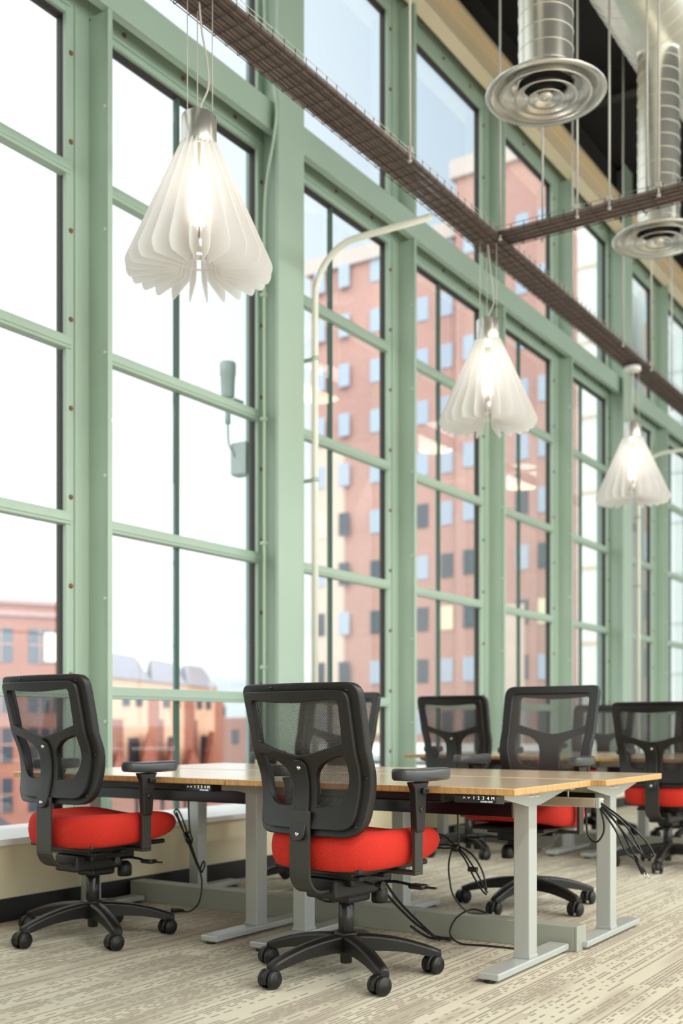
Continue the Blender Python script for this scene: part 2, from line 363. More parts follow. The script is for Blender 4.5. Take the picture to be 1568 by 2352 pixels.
COL = [4.785 + 1.87*k for k in range(-4, 10)]          # column web positions along the window wall
MAIN = (-3, 1, 5)
GX, AX, FX = -5.0, -4.95, -4.78                         # glass plane, angle plane, fin tips / beam face
TRANS = [1.18, 2.212, 3.258, 4.298]; GT = 5.21; UB, UT = 5.52, 7.26
bolt_me = None
def bolt(parent, p, m='rust_bolt', r=.016, d='X'):
    bm = B(); add_lathe(bm, [(0, .012), (r*.7, .011), (r, .004), (r, 0)], (0,0,0), d, 8)
    return obj('bolt', bm, m, parent, loc=p)
bp_rust = bolt(None, (0,0,0)); bp_white = bolt(None, (0,0,0), 'white_bolt', .012)
def put_bolt(proto, parent, p, rz=0):
    c = proto.copy(); C.objects.link(c); c.parent = parent; c.location = p; c.rotation_euler = (0,0,rz); return c
ti = 30
for i, y in enumerate(COL):
    k = i-4; main = k in MAIN
    o = struct('trim_%d' % (ti+i), 'mint green %s column between the window bays' % ('wide steel' if main else 'slender steel'), (0, y, 0))
    bm = B()
    for (z0, z1) in ((.413, 5.28), (5.50, 7.36)):
        add_box(bm, (AX-.03, -.185, z0), (AX, .0, z1), .003)          # bolted angle on the near side
        add_box(bm, (AX-.03, .012, z0), (AX, .05, z1), .003)
        add_box(bm, (AX+.0, -.125, z0), (AX+.012, -.105, z1), .002)   # raised bead
        add_box(bm, (AX-.03, .0, z0), (FX, .012, z1), .002)           # fin
        add_box(bm, (FX-.012, -.012, z0), (FX+.001, .026, z1), .003)  # lip on the fin
    obj('angle_and_fin', bm, 'green_paint', o)
    for z in [.75 + .53*j for j in range(13)]:
        if 5.2 < z < 5.6 or z > 7.3: continue
        put_bolt(bp_rust, o, (AX, -.15, z))
    if not main:
        for z in [1.0 + .74*j for j in range(6)]: put_bolt(bp_white, o, (FX-.03, -.001, z), -PI/2)
    if main:
        bm = B()
        add_box(bm, (-4.73, -.27, .413), (-4.70, .05, 8.2), .004)
        add_box(bm, (-4.95, -.12, .413), (-4.73, -.10, 8.2), .002)
        obj('flange', bm, 'green_paint', o)
        # outside pilaster
        box_obj('outer_pilaster', (-5.13, -.10, -5), (-5.05, .14, 8.2), 'ext_green', o)
# window bays
for i, (y0, y1) in enumerate(zip(COL, COL[1:])):
    a, b = y0+.02, y1-.18; mid = (a+b)/2
    o = struct('window_%d' % (i+1), 'tall green steel window bay %d with stacked panes' % (i+1), (0, a, 0)); L = b-a
    bm = B()
    add_box(bm, (GX-.04, L, .413), (AX-.001, L+.012, GT)); add_box(bm, (GX-.04, -.012, .413), (AX-.001, 0, GT))
    add_box(bm, (GX-.04, 0, GT), (AX-.03, L, GT+.012)); add_box(bm, (GX-.04, 0, UT), (AX-.03, L, UT+.012))
    add_box(bm, (GX-.04, L, UB), (AX-.001, L+.012, UT)); add_box(bm, (GX-.04, -.012, UB), (AX-.001, 0, UT))
    obj('jamb', bm, 'frame_shaded', o)
    for z in TRANS:
        bm = B(); add_box(bm, (GX-.01, -.01, z-.038), (AX+.012, L+.03, z+.038), .006); add_box(bm, (AX+.012, -.0, z-.02), (AX+.02, L+.02, z+.02), .003)
        obj('transom', bm, 'green_paint', o)
    bm = B(); add_box(bm, (GX-.03, L/2-.011, .413), (GX+.01, L/2+.011, GT)); obj('mullion', bm, 'muntin', o)
    bm = B(); add_box(bm, (GX-.004, 0, .413), (GX, L, GT)); add_box(bm, (GX-.004, 0, UB), (GX, L, UT)); obj('glass', bm, 'window_glass', o)
    bm = B(); add_box(bm, (GX-.03, -.018, GT+.0125), (AX-.004, L+.178, 5.483), .0)
    add_box(bm, (AX, -.02, GT+.05), (AX+.012, L+.02, GT+.065)); obj('header', bm, 'green_paint', o)
    for q in range(3):
        put_bolt(bp_rust, o, (AX, L*(q+.5)/3, GT+.12))
    bm = B(); add_box(bm, (GX-.03, -.018, UT+.0125), (AX-.004, L+.178, 7.75), .0); obj('upper_header', bm, 'green_paint', o)
    for q in range(3): put_bolt(bp_rust, o, (AX, L*(q+.5)/3, UT+.1))
bpy.data.objects.remove(bp_rust); bpy.data.objects.remove(bp_white)
# beams
bm = B(); add_box(bm, (FX-.015, -4, 5.285), (FX, 24, 5.495), .003); add_box(bm, (FX-.06, -4, 5.285), (FX-.015, 24, 5.297)); add_box(bm, (AX, -4, 5.483), (FX-.015, 24, 5.495))
tags(obj('trim_10', bm, 'green_paint'), 'long mint green steel beam across the window wall')
bm = B(); add_box(bm, (-4.79, -4, 7.40), (-4.775, 24, 7.66)); add_box(bm, (-4.84, -4, 7.36), (-4.70, 24, 7.40), .004); add_box(bm, (-4.84, -4, 7.66), (-4.68, 24, 7.71), .004)
tags(obj('trim_11', bm, 'cream_beam'), 'warm cream beam along the top of the window wall')
tags(box_obj('wall_left.001', (-5.03, -4, 7.75), (-4.85, 24, 8.2), 'joist_dark'), 'dark strip of wall above the windows')
# opposite windows (out of view, the daylight of the other side)
for k in range(7):
    o = struct('window_%d' % (20+k), 'tall white window on the opposite wall', (7.05, -4+k*4, 0))
    bm = B()
    for z in (.92, 2.8, 4.7, 6.56): add_box(bm, (0, .3, z-.03), (.06, 3.7, z+.03))
    for y in (.33, 2.0, 3.67): add_box(bm, (0, y-.03, .9), (.06, y+.03, 6.6))
    obj('frame', bm, 'white_metal', o)
    bm = B(); add_box(bm, (.02, .3, .9), (.026, 3.7, 6.6)); obj('glass', bm, 'window_glass', o)

# ================================================================== CHAIR
BX = lambda n_, a, b, m, p, bev=0: box_obj(n_, a, b, m, p, bev)
def bend(bm, fn):
    for v in bm.verts: v.co = fn(v.co)
def plate_with_holes(outer, holes, y0, y1, fn, bev=.003):
    """flat XZ plate with holes, thickness y0..y1, subdivided and bent by fn"""
    cu = bpy.data.curves.new('tmp', 'CURVE'); cu.dimensions = '2D'; cu.fill_mode = 'BOTH'
    for poly in [outer]+holes:
        s = cu.splines.new('POLY'); s.points.add(len(poly)-1)
        for p, q in zip(s.points, poly): p.co = (q[0], q[1], 0, 1)
        s.use_cyclic_u = True
    cu.extrude = abs(y1-y0)/2 - bev; cu.bevel_depth = bev; cu.bevel_resolution = 1; cu.offset = -bev
    o = bpy.data.objects.new('tmp', cu); C.objects.link(o)
    dg = bpy.context.evaluated_depsgraph_get(); me = bpy.data.meshes.new_from_object(o.evaluated_get(dg))
    bm = B(); bm.from_mesh(me); bpy.data.objects.remove(o); bpy.data.meshes.remove(me)
    bmesh.ops.remove_doubles(bm, verts=bm.verts, dist=1e-5)
    for v in bm.verts: v.co = V(v.co.x, (y0+y1)/2 - v.co.z, v.co.y)
    for ax, lo, hi, st in ((0, -.3, .3, .03), (2, 0, .58, .03)):
        c = lo
        while c < hi:
            nrm = V(1,0,0) if ax == 0 else V(0,0,1); co = V(c,0,0) if ax == 0 else V(0,0,c)
            bmesh.ops.bisect_plane(bm, geom=list(bm.verts)+list(bm.edges)+list(bm.faces), plane_co=co, plane_no=nrm); c += st
    bend(bm, fn); return bm
def rpoly(pts, rads, n=6):
    """rounded polygon in 2D"""
    r = []; N = len(pts)
    for i in range(N):
        p = Vector(pts[i]); a = Vector(pts[i-1]); b = Vector(pts[(i+1)%N]); R = rads[i] if isinstance(rads, (list, tuple)) else rads
        if R <= 0: r.append(tuple(p)); continue
        da = (a-p).normalized(); db = (b-p).normalized()
        R = min(R, (a-p).length*.48, (b-p).length*.48)
        s, e = p+da*R, p+db*R
        for k in range(n+1):
            t = k/n; q = (1-t)**2*s + 2*t*(1-t)*p + t*t*e; r.append((q.x, q.y))
    return r
ZB = .565                 # back panel bottom height above floor (lowest setting)
def back_fn(co):
    # chair faces +Y; the back plane stands at y = -.25, curved
    u, v = co.x*.95, co.z; t = v/.57
    prof = -.030*math.sin(min(1, t/.55)*PI)*(-1) if t < .55 else 0.0
    prof += -.078*max(0, t-.40)**1.25/.53
    y = -.262 + prof + .50*u*u + co.y
    return V(u, y, v + ZB)
def sub_poly(pts, n=4):
    r = []
    for i in range(len(pts)):
        a = Vector(pts[i]); b = Vector(pts[(i+1)%len(pts)]); k = max(1, int((b-a).length/.02))
        for j in range(k): q = a.lerp(b, j/k); r.append((q.x, q.y))
    return r
def make_chair(name, label, group):
    t = thing(name, label, 'chair', group=group)
    # --- seat cushion
    bm = B(); NU, NV = 40, 14; rings = []
    hw, y0, y1 = .288, -.248, .362; cy = (y0+y1)/2; hy = (y1-y0)/2
    def outline(a, s):
        e = 2/3.4; ca, sa = math.cos(a), math.sin(a)
        x = math.copysign(abs(ca)**e, ca); y = math.copysign(abs(sa)**e, sa)
        w = hw*(1.0 - .06*max(0, -y))
        return x*w*s, cy + y*hy*s
    def topz(x, y):
        q = (y-cy)/hy; u = x/hw
        z = .572 + .026*abs(u)**2.2 - .012*(1-u*u)*(1-q*q) + .012*max(0, -q)**2
        if q > .25: z -= .035*((q-.25)/.75)**2
        return z
    def botz(x, y):
        q = (y-cy)/hy; return .440 + .016*q + (.045*(q-.2) if q > .2 else 0)
    lay = []
    top_s = [(0, 1), (.3, 1), (.55, 1), (.75, 1), (.88, .97), (.95, .88), (.985, .74), (1, .55), (1, .40), (.985, .22), (.95, .08), (.9, 0)]
    prev = None
    for s, f in top_s:
        if s == 0:
            ring = [bm.verts.new((0, cy, topz(0, cy)))]
        else:
            ring = []
            for j in range(NU):
                x, y = outline(2*PI*j/NU, s); zt, zb = topz(x, y), botz(x, y); ring.append(bm.verts.new((x, y, zb + (zt-zb)*f)))
        if prev:
            for j in range(NU):
                k = (j+1)%NU
                fv = (prev[0], ring[j], ring[k]) if len(prev) == 1 else (prev[j], ring[j], ring[k], prev[k])
                bm.faces.new(fv).smooth = True
        prev = ring
    bm.faces.new(prev)
    s = obj('seat_cushion', bm, 'red_fabric', t, True)
    sd = s.modifiers.new('sub', 'SUBSURF'); sd.levels = 1; sd.render_levels = 2
    bm = B(); add_box(bm, (-.215, -.19, .425), (.215, .255, .447), .008); add_box(bm, (-.15, -.15, .405), (.15, .2, .428), .006); obj('seat_pan', bm, 'black_plastic', t)
    # --- back rest: flange frame, mesh, yoke
    outer = sub_poly(rpoly([(-.262, .0), (.262, .0), (.293, .22), (.303, .57), (-.303, .57), (-.293, .22)], [.075, .075, .1, .055, .055, .1], 8))
    hole = rpoly([(-.205, .045), (.205, .045), (.245, .25), (.250, .525), (-.250, .525), (-.245, .25)], [.06, .06, .1, .03, .03, .1], 6)
    fr = obj('back_frame', plate_with_holes(outer, [sub_poly(hole)], .0, .040, back_fn, .006), 'black_plastic', t)
    y_out = sub_poly(rpoly([(-.232, .028), (.232, .028), (.262, .23), (.268, .540), (-.268, .540), (-.262, .23)], [.05, .05, .1, .035, .035, .1], 6))
    def arc(u0, v0, um, vm, u1, v1, n=8):
        r = []
        for k in range(n+1):
            q = k/n; r.append(((1-q)**2*u0 + 2*q*(1-q)*um + q*q*u1, (1-q)**2*v0 + 2*q*(1-q)*vm + q*q*v1))
        return r
    tw = arc(-.216, .350, -.06, .302, 0, .300) + arc(0, .300, .06, .302, .216, .350)[1:] + rpoly([(.216, .350), (.226, .508), (0, .492), (-.226, .508), (-.216, .350)], [0, .025, .15, .025, 0])[1:-1]
    def lw(sg):
        p = [(.062, .110), (.165, .110), (.215, .19), (.218, .305), (.12, .280), (.062, .235)]
        q = rpoly(p, [.008, .05, .06, .008, .04, .05], 6)
        return sub_poly([(sg*a, b_) for a, b_ in (q if sg > 0 else q[::-1])])
    obj('yoke', plate_with_holes(y_out, [sub_poly(tw), lw(1), lw(-1)], -.022, .006, back_fn, .004), 'black_plastic', fr)
    bm = B(); nx, nz = 12, 14; gv = []
    for j in range(nz+1):
        rr = []
        for i in range(nx+1):
            v = .035 + (.54-.035)*j/nz; w = .247 if v > .1 else .21+(.037)*(v-.035)/.065
            rr.append(bm.verts.new(back_fn(V(-w + 2*w*i/nx, .030, v))))
        gv.append(rr)
    for j in range(nz):
        for i in range(nx): bm.faces.new((gv[j][i], gv[j][i+1], gv[j+1][i+1], gv[j+1][i])).smooth = True
    obj('mesh_panel', bm, 'netting', fr)
    # spine cover with rounded top
    bm = plate_with_holes(sub_poly(rpoly([(-.034, -.018), (.034, -.018), (.034, .285), (-.034, .285)], [.034, .034, .034, .034], 8)), [], -.034, -.014, back_fn, .004)
    obj('spine_cover', bm, 'black_plastic', fr)
    for z in (.008, .255):
        p = back_fn(V(0, -.034, z)); bm = B(); add_lathe(bm, [(0, -.006), (.007, -.005), (.009, 0), (.009, .004)], (0,0,0), 'Y', 12); obj('bolt', bm, 'chrome', fr, loc=p)
    for (u, v) in ((-.24, .045), (.235, .04), (-.1, .555), (.255, .54), (.27, .22)):
        p = back_fn(V(u, -.001, v)); bm = B(); add_lathe(bm, [(0, -.003), (.006, -.003), (.007, .002)], (0,0,0), 'Y', 10); obj('screw', bm, 'black_shiny', fr, loc=p)
    # --- J shaped steel bar
    prof = [(-.275, .66), (-.275, .46)]
    for k in range(9):
        a = PI + k/8*PI/2; prof.append((-.275+.075 + .075*math.cos(a), .425 + .075*math.sin(a)))
    prof.append((-.05, .350))
    bm = B(); th = .012; hw_ = .049; L_ = []
    for i, (y, z) in enumerate(prof):
        p = V(0, y, z); a = Vector((0, *prof[max(0, i-1)])); b_ = Vector((0, *prof[min(len(prof)-1, i+1)])); d = (b_-a).normalized(); nn = V(0, -d.z, d.y)
        L_.append([bm.verts.new(p + V(sx_*hw_, 0, 0) + nn*sn*th/2) for sx_, sn in ((-1,-1),(1,-1),(1,1),(-1,1))])
    for A, B_ in zip(L_, L_[1:]):
        for j in range(4): bm.faces.new((A[j], A[(j+1)%4], B_[(j+1)%4], B_[j]))
    bm.faces.new(L_[0]); bm.faces.new(L_[-1])
    jb = obj('back_support_bar', bm, 'steel_dark', t); bv = jb.modifiers.new('b', 'BEVEL'); bv.width = .0025; bv.segments = 2
    # --- mechanism
    bm = B(); add_box(bm, (-.075, -.16, .315), (.075, .12, .395), .012); add_box(bm, (-.11, -.10, .36), (.11, .16, .412), .01)
    add_box(bm, (-.055, -.05, .285), (.055, .09, .32), .012); add_box(bm, (-.17, .02, .392), (.17, .07, .410), .004); add_box(bm, (-.17, -.13, .392), (.17, -.08, .410), .004)
    mc = obj('tilt_mechanism', bm, 'black_plastic', t)
    bm = B(); add_lathe(bm, [(0, -.06), (.030, -.06), (.034, -.052), (.034, -.012), (.028, 0), (.018, .01)], (.055, .145, .33), 'Z', 16); obj('tension_knob', bm, 'black_plastic', mc)
    bm = B(); add_tube(bm, [(.07, .0, .375), (.15, -.03, .37), (.19, -.03, .37)], .005, 8); add_tube(bm, [(.17, -.03, .37), (.20, -.03, .37), (.205, -.03, .37)], [.009, .011, .017], 10); obj('pull_rod', bm, 'steel_dark', mc)
    for sg in (1,):
        bm = B(); add_tube(bm, smooth_pts([(.06, .06, .35), (.16, .08, .37), (.26, .08, .365)], 5), .006, 8)
        add_box(bm, (.255, .055, .352), (.325, .105, .372), .009); add_box(bm, (.315, .074, .358), (.372, .09, .366), .003); obj('seat_lever', bm, 'black_plastic', mc)
    # --- gas column, hub
    bm = B(); add_lathe(bm, [(0, .045), (.022, .045), (.024, .05), (.024, .15), (.031, .165), (.031, .285), (.024, .29), (.024, .32), (0, .32)], (0,0,0), 'Z', 24); obj('gas_column', bm, 'black_shiny', t)
    bm = B(); add_lathe(bm, [(0, .085), (.042, .085), (.050, .10), (.052, .135), (.046, .165), (.036, .172), (0, .172)], (0,0,0), 'Z', 30); obj('base_hub', bm, 'black_plastic', t)
    # --- five legs and casters
    for k in range(5):
        a = 2*PI*k/5; R = Matrix.Rotation(a, 4, 'Z')
        bm = B(); rows = []
        for i in range(13):
            q = i/12; r_ = .03 + .345*q; zt = .163 - .010*q - .062*q**2.2; h_ = .070*(1-q)+.036*q if q < .97 else .026
            w = .033*(1-q)+.024*q if q < .97 else .016
            sec = [(-w, zt-h_), (-w, zt-.013), (-w*.72, zt-.003), (0, zt), (w*.72, zt-.003), (w, zt-.013), (w, zt-h_)]
            rows.append([bm.verts.new(R @ V(r_, s_, z_)) for s_, z_ in sec])
        for A, B_ in zip(rows, rows[1:]):
            for j in range(6): bm.faces.new((A[j], A[j+1], B_[j+1], B_[j])).smooth = (0 < j < 5)
            bm.faces.new((A[6], A[0], B_[0], B_[6]))
        bm.faces.new(rows[0]); bm.faces.new(rows[-1][::-1])
        obj('base_leg', bm, 'black_plastic', t)
        sw = [-2.4, -2.15, -2.6, -2.3, -2.5][k]       # swivel
        cp = R @ V(.356, 0, 0); off = Matrix.Rotation(sw, 3, 'Z') @ V(.018, 0, 0); wc = cp + off
        bm = B(); add_tube(bm, [(0,0,.095), (0,0,.06)], .008, 8)
        # hood over the wheels
        for i in range(1):
            hr = []
            for j in range(11):
                an = D(-20) + j/10*D(220); hr.append((math.cos(an)*.040, math.sin(an)*.040 + .036))
            top = [bm.verts.new((.018+x_, -.0125, z_)) for x_, z_ in hr]; bot = [bm.verts.new((.018+x_, .0125, z_)) for x_, z_ in hr]
            for j in range(10): bm.faces.new((top[j], top[j+1], bot[j+1], bot[j])).smooth = True
            bm.faces.new(top); bm.faces.new(bot[::-1])
        add_tube(bm, [(0.012,0,.050), (0,0,.075)], [.02, .013], 10)
        ca = obj('caster', bm, 'black_plastic', t, loc=cp); ca.rotation_euler = (0, 0, sw)
        for sg in (-1, 1):
            bm = B(); add_lathe(bm, [(0, .012), (.012, .013), (.015, .010), (.028, .012), (.035, .005), (.036, 0), (.035, -.010), (.0, -.011)], (.018, sg*.023, .036), 'Y', 20)
            if sg < 0:
                for v in bm.verts: v.co.y = 2*(sg*.024) - v.co.y
            obj('wheel', bm, 'black_plastic', ca)
    # --- arms
    for sg in (-1, 1):
        bm = B()
        add_prism(bm, [(sg*.300, .015, .575), (sg*.300, .065, .575), (sg*.300, .078, .735), (sg*.300, .095, .765), (sg*.300, -.015, .765), (sg*.300, .003, .735)], V(sg*.032, 0, 0), .005)
        ar = obj('arm_sleeve', bm, 'black_plastic', t)
        bm = B(); add_box(bm, (sg*.306, .014, .425), (sg*.322, .066, .60), .003); add_box(bm, (sg*.12, .014, .412), (sg*.322, .066, .426), .003); obj('arm_post', bm, 'steel_dark', ar)
        bm = B(); add_box(bm, (sg*.333, .038, .72), (sg*.345, .075, .742), .004); obj('arm_lever', bm, 'black_shiny', ar)
        bm = B(); add_lathe(bm, [(0, sg*.006), (.010, sg*.005), (.011, 0)], (sg*.332, .04, .66), 'X', 12); obj('arm_button', bm, 'black_shiny', ar)
        # pad: rounded slab, slightly dished, toed out
        bm = B(); N = 28; sects = [(.78, -.028), (.95, -.023), (1, -.010), (1, .004), (.94, .014), (.7, .018), (.3, .016), (0, .015)]
        prev = None
        for s_, z_ in sects:
            ring = []
            if s_ == 0: ring = [bm.verts.new((0, 0, z_))]
            else:
                for j in range(N):
                    an = 2*PI*j/N; e = .62; ca_, sa_ = math.cos(an), math.sin(an)
                    x_ = math.copysign(abs(ca_)**e, ca_)*.050*s_; y_ = math.copysign(abs(sa_)**e, sa_)*(.140 - (1-s_)*.03)*(1 if s_ > .6 else s_/.6*.9+.1)
                    x_ *= 1 - .12*(y_/.128)
                    ring.append(bm.verts.new((x_, y_, z_ + .008*(y_/.128)**2 - (.014*max(0, y_/.128-.4)))))
            if prev:
                for j in range(N):
                    kk = (j+1)%N; fv = (prev[j], prev[kk], ring[0]) if len(ring) == 1 else (prev[j], prev[kk], ring[kk], ring[j])
                    bm.faces.new(fv).smooth = True
            else: first = ring
            prev = ring
        bm.faces.new(first[::-1])
        pd = obj('arm_pad', bm, 'arm_pad', ar, loc=(sg*.325, .055, .796)); pd.rotation_euler = (D(1.5), 0, D(-8)*sg)
    return t
def set_back(t, dz):
    for c in t.children:
        if c.name.startswith('back_frame'): c.location.z += dz
def set_base(t, ang):
    for c in t.children:
        if c.name.startswith('base_leg'): c.rotation_euler.z = ang
        if c.name.startswith('caster'):
            x, y = c.location.x, c.location.y; c.location.x = x*math.cos(ang)-y*math.sin(ang); c.location.y = x*math.sin(ang)+y*math.cos(ang); c.rotation_euler.z += ang
CH = [  # x, y, facing, base angle, back lift, label, group
 (-2.356, 3.648, -6, 37, 0, 'black mesh-back office chair with red seat in front of the bamboo desks, nearest the camera'),
 (-3.762, 3.659, -4, 45, .065, 'black mesh-back office chair with red seat at far left beside the low cream wall'),
 (-2.41, 5.56, 176, 48, .065, 'grey-black mesh office chair facing the camera behind the near desks'),
 (-3.80, 5.56, 182, 12, .05, 'office chair facing the camera, seen through the mesh back of the nearest chair'),
 (-3.76, 7.53, 0, 30, .06, 'office chair seen from behind at the left end of the further desk row'),
 (-2.27, 7.60, -5, 60, 0, 'office chair seen from behind with bright red seat at the right edge of the picture'),
 (-3.50, 9.50, 180, 20, .03, 'small distant office chair facing the camera, seen between two nearer chairs'),
 (-2.57, 9.50, 178, 40, .03, 'distant office chair glimpsed through the mesh of the chair at the right edge'),
]
proto = make_chair('office_chair', CH[0][5], 'office chairs with mesh backs and red seats')
chairs = [proto] + [copy_tree(proto) for _ in CH[1:]]
for c, (x, y, f, ba, lift, lab) in zip(chairs, CH):
    c.location = (x, y, 0); c.rotation_euler.z = D(f); c['label'] = lab
    set_back(c, lift); set_base(c, D(ba - f))

# ================================================================== DESKS
def text_mesh(s, size):
    cu = bpy.data.curves.new('tmp', 'FONT'); cu.body = s; cu.size = size; cu.extrude = .0004; cu.align_x = 'CENTER'; cu.align_y = 'CENTER'
    o = bpy.data.objects.new('tmp', cu); C.objects.link(o)
    dg = bpy.context.evaluated_depsgraph_get(); me = bpy.data.meshes.new_from_object(o.evaluated_get(dg)); bpy.data.objects.remove(o)
    bm = B(); bm.from_mesh(me); bpy.data.meshes.remove(me); return bm
def make_desk(name, label, group):
    # local: x 0..1.36 , front edge y=0, back y=.78
    t = thing(name, label, 'desk', group=group); Wd, Dp = 1.365, .785
    bm = B(); add_box(bm, (0, 0, .7175), (Wd, Dp, .7445), .004)
    for f in bm.faces:
        f.material_index = 0 if f.normal.z > .5 else 1
    bm.normal_update()
    for f in bm.faces: f.material_index = 0 if f.normal.z > .5 else 1
    obj('tabletop', bm, ['bamboo', 'bamboo_edge'], t)
    bm = B(); add_box(bm, (.18, .375, .605), (Wd-.18, .435, .665), .003); obj('crossbeam', bm, 'display_black', t)
    bm = B(); add_box(bm, (.35, .22, .665), (.95, .36, .7165), .01); obj('control_box', bm, 'black_plastic', t)
    for x in (.135, Wd-.135):
        sg = -1 if x < .5 else 1
        bm = B(); add_box(bm, (x-.035, .365, .04), (x+.035, .445, .665), .005); add_box(bm, (x-.037, .363, .04), (x+.037, .447, .052), .002)
        lg = obj('leg', bm, 'silver_paint', t)
        xo = x + sg*.034
        bm = B(); add_prism(bm, [(xo, .09, .7165), (xo, .75, .7165), (xo, .75, .702), (xo, .47, .655), (xo, .34, .655), (xo, .09, .700)], V(sg*.005, 0, 0), .0015)
        br = obj('end_plate', bm, 'silver_paint', lg)
        for y in (.365, .388, .425, .448):
            bm = B(); add_lathe(bm, [(0, .005), (.005, .004), (.007, 0)], (0,0,0), 'X', 10); q = obj('bolt', bm, 'chrome', lg, loc=(xo+sg*.005, y, .692))
            if sg < 0: q.rotation_euler.z = PI
        xi = x - sg*.035
        bm = B(); add_prism(bm, [(xi+sg*.06, .38, .7165), (xi-sg*.20, .38, .7165), (xi-sg*.20, .38, .69), (xi, .38, .60), (xi+sg*.06, .38, .60)], V(0, .05, 0)); obj('gusset', bm, 'silver_paint', lg)
        bm = B(); add_box(bm, (x-.045, .055, .012), (x+.045, .765, .040), .005); ft = obj('foot', bm, 'silver_paint', t)
        for y in (.075, .745):
            bm = B(); add_lathe(bm, [(0, 0), (.02, 0), (.022, .004), (.022, .012), (0, .012)], (x, y, 0), 'Z', 12); obj('glide', bm, 'black_plastic', ft)
    # hand control under the front edge, right side
    bm = B(); pp = [(0, 0), (0, .004), (.0, .022), (.075, .032), (.075, -.005)]
    add_prism(bm, [(1.115, -.006+.006+y_, .7165-.030+z_*.9) for y_, z_ in ((0, .0), (.075, -.006), (.075, .033), (.0, .033))], V(.175, 0, 0), .003)
    cp = obj('control_panel', bm, 'display_black', t)
    rx = D(90)
    def put(bm_, x, z):
        o = obj('print', bm_, 'white_print', cp, loc=(x, -.0008, z)); o.rotation_euler = (rx, 0, 0)
    for i, s in enumerate('1234M'): put(text_mesh(s, .018), 1.199+i*.0195, .7055)
    for i, sg in enumerate((1, -1)):
        bm = B(); s_ = .0045
        for a, b_ in (((-s_, -s_*sg*.7), (0, s_*sg*.7)), ((0, s_*sg*.7), (s_, -s_*sg*.7))): add_tube(bm, [(a[0], a[1], 0), (b_[0], b_[1], 0)], .0008, 6)
        put(bm, 1.158+i*.0195, .7055)
    put(text_mesh('STAND DESK', .0085), 1.252, .6925)
    return t
Wd = 1.365
XR, XL = -1.684, -3.053
DK = [  # (x_left, y, flip, label)
 (XR-Wd, 3.750, 0, 'bamboo-topped sit-stand desk at front right with grey leg and lit keypad, corner nearest the camera'),
 (XL-Wd-.002, 3.750, 0, 'bamboo-topped sit-stand desk at front left, its top reflecting the window'),
 (-1.63-Wd, 4.575, 1, 'bamboo desk behind the front right desk, its end jutting out furthest right'),
 (-3.0-Wd-.002, 4.575, 1, 'bamboo desk in the corner behind the front left desk, against the low wall'),
 (XR-Wd, 7.70, 0, 'further bamboo desk behind the facing chair, partly hidden by the chair at the right edge'),
 (XL-Wd-.002, 7.70, 0, 'further bamboo desk by the window, its end peeping out left of a chair'),
 (-1.63-Wd, 8.525, 1, 'far bamboo desk in the second cluster, behind its right front desk'),
 (-3.0-Wd-.002, 8.525, 1, 'far bamboo desk in the second cluster, window side, mostly hidden by chairs'),
]
dp = make_desk('standing_desk', DK[0][3], 'bamboo sit-stand desks')
desks = [dp] + [copy_tree(dp) for _ in DK[1:]]
for d_, (x, y, fl, lab) in zip(desks, DK):
    d_['label'] = lab
    if fl: d_.location = (x+Wd, y+.785, 0); d_.rotation_euler.z = PI
    else: d_.location = (x, y, 0)
# floor raceways between the back-to-back desks
for i, (y, lab) in enumerate(((4.535, 'grey-green floor raceway box running under the near desks'), (8.485, 'grey-green floor raceway box under the further desks'))):
    t = thing('floor_raceway', lab, 'cable raceway', (-4.37, y, 0), group='floor raceways')
    for k, (a, b_) in enumerate(((0, .9), (.903, 1.82), (1.823, 2.615))):
        bm = B(); add_box(bm, (a, 0, .0), (b_, .105, .108), .003); obj('cover_section', bm, 'grey_raceway', t)
    bm = B(); add_box(bm, (2.615, -.002, 0), (2.625, .107, .11), .002); obj('end_cap', bm, 'grey_raceway', t)
# power rail under the desks
t = thing('power_rail', 'beige metal power rail hanging under the near desks with clear end cap', 'cable tray', (-2.95, 4.55, 0))
bm = B(); add_box(bm, (0, 0, .625), (1.28, .045, .665), .005); add_box(bm, (0, .045, .620), (1.1, .12, .632), .002); obj('rail', bm, 'alu', t)
bm = B(); add_box(bm, (1.28, -.002, .623), (1.30, .047, .667), .003); ec = obj('end_cap', bm, 'silver_paint', t)
for y, z in ((.008, .632), (.037, .632), (.008, .658), (.037, .658)):
    bm = B(); add_lathe(bm, [(0, .004), (.004, .003), (.005, 0)], (0,0,0), 'X', 8); obj('screw', bm, 'chrome', ec, loc=(1.30, y, z))
bm = B()
for x in (.15, .7, 1.15): add_tube(bm, [(x, .02, .665), (x, .02, .7)], .004, 6); add_box(bm, (x-.02, .0, .698), (x+.02, .05, .704))
obj('hanger', bm, 'silver_paint', t)

# ------------------------------------------------------------------ cables
def cable(name, label, paths, r=.0035, loc=(0,0,0), cat='cable', parts=None):
    t = thing(name, label, cat, loc)
    bm = B()
    for p in paths: add_tube(bm, smooth_pts(p, 8), r, 8)
    obj('cord', bm, 'black_cable', t)
    for (nm, pr, m) in (parts or []):
        bm = B(); pr(bm); obj(nm, bm, m, t)
    return t
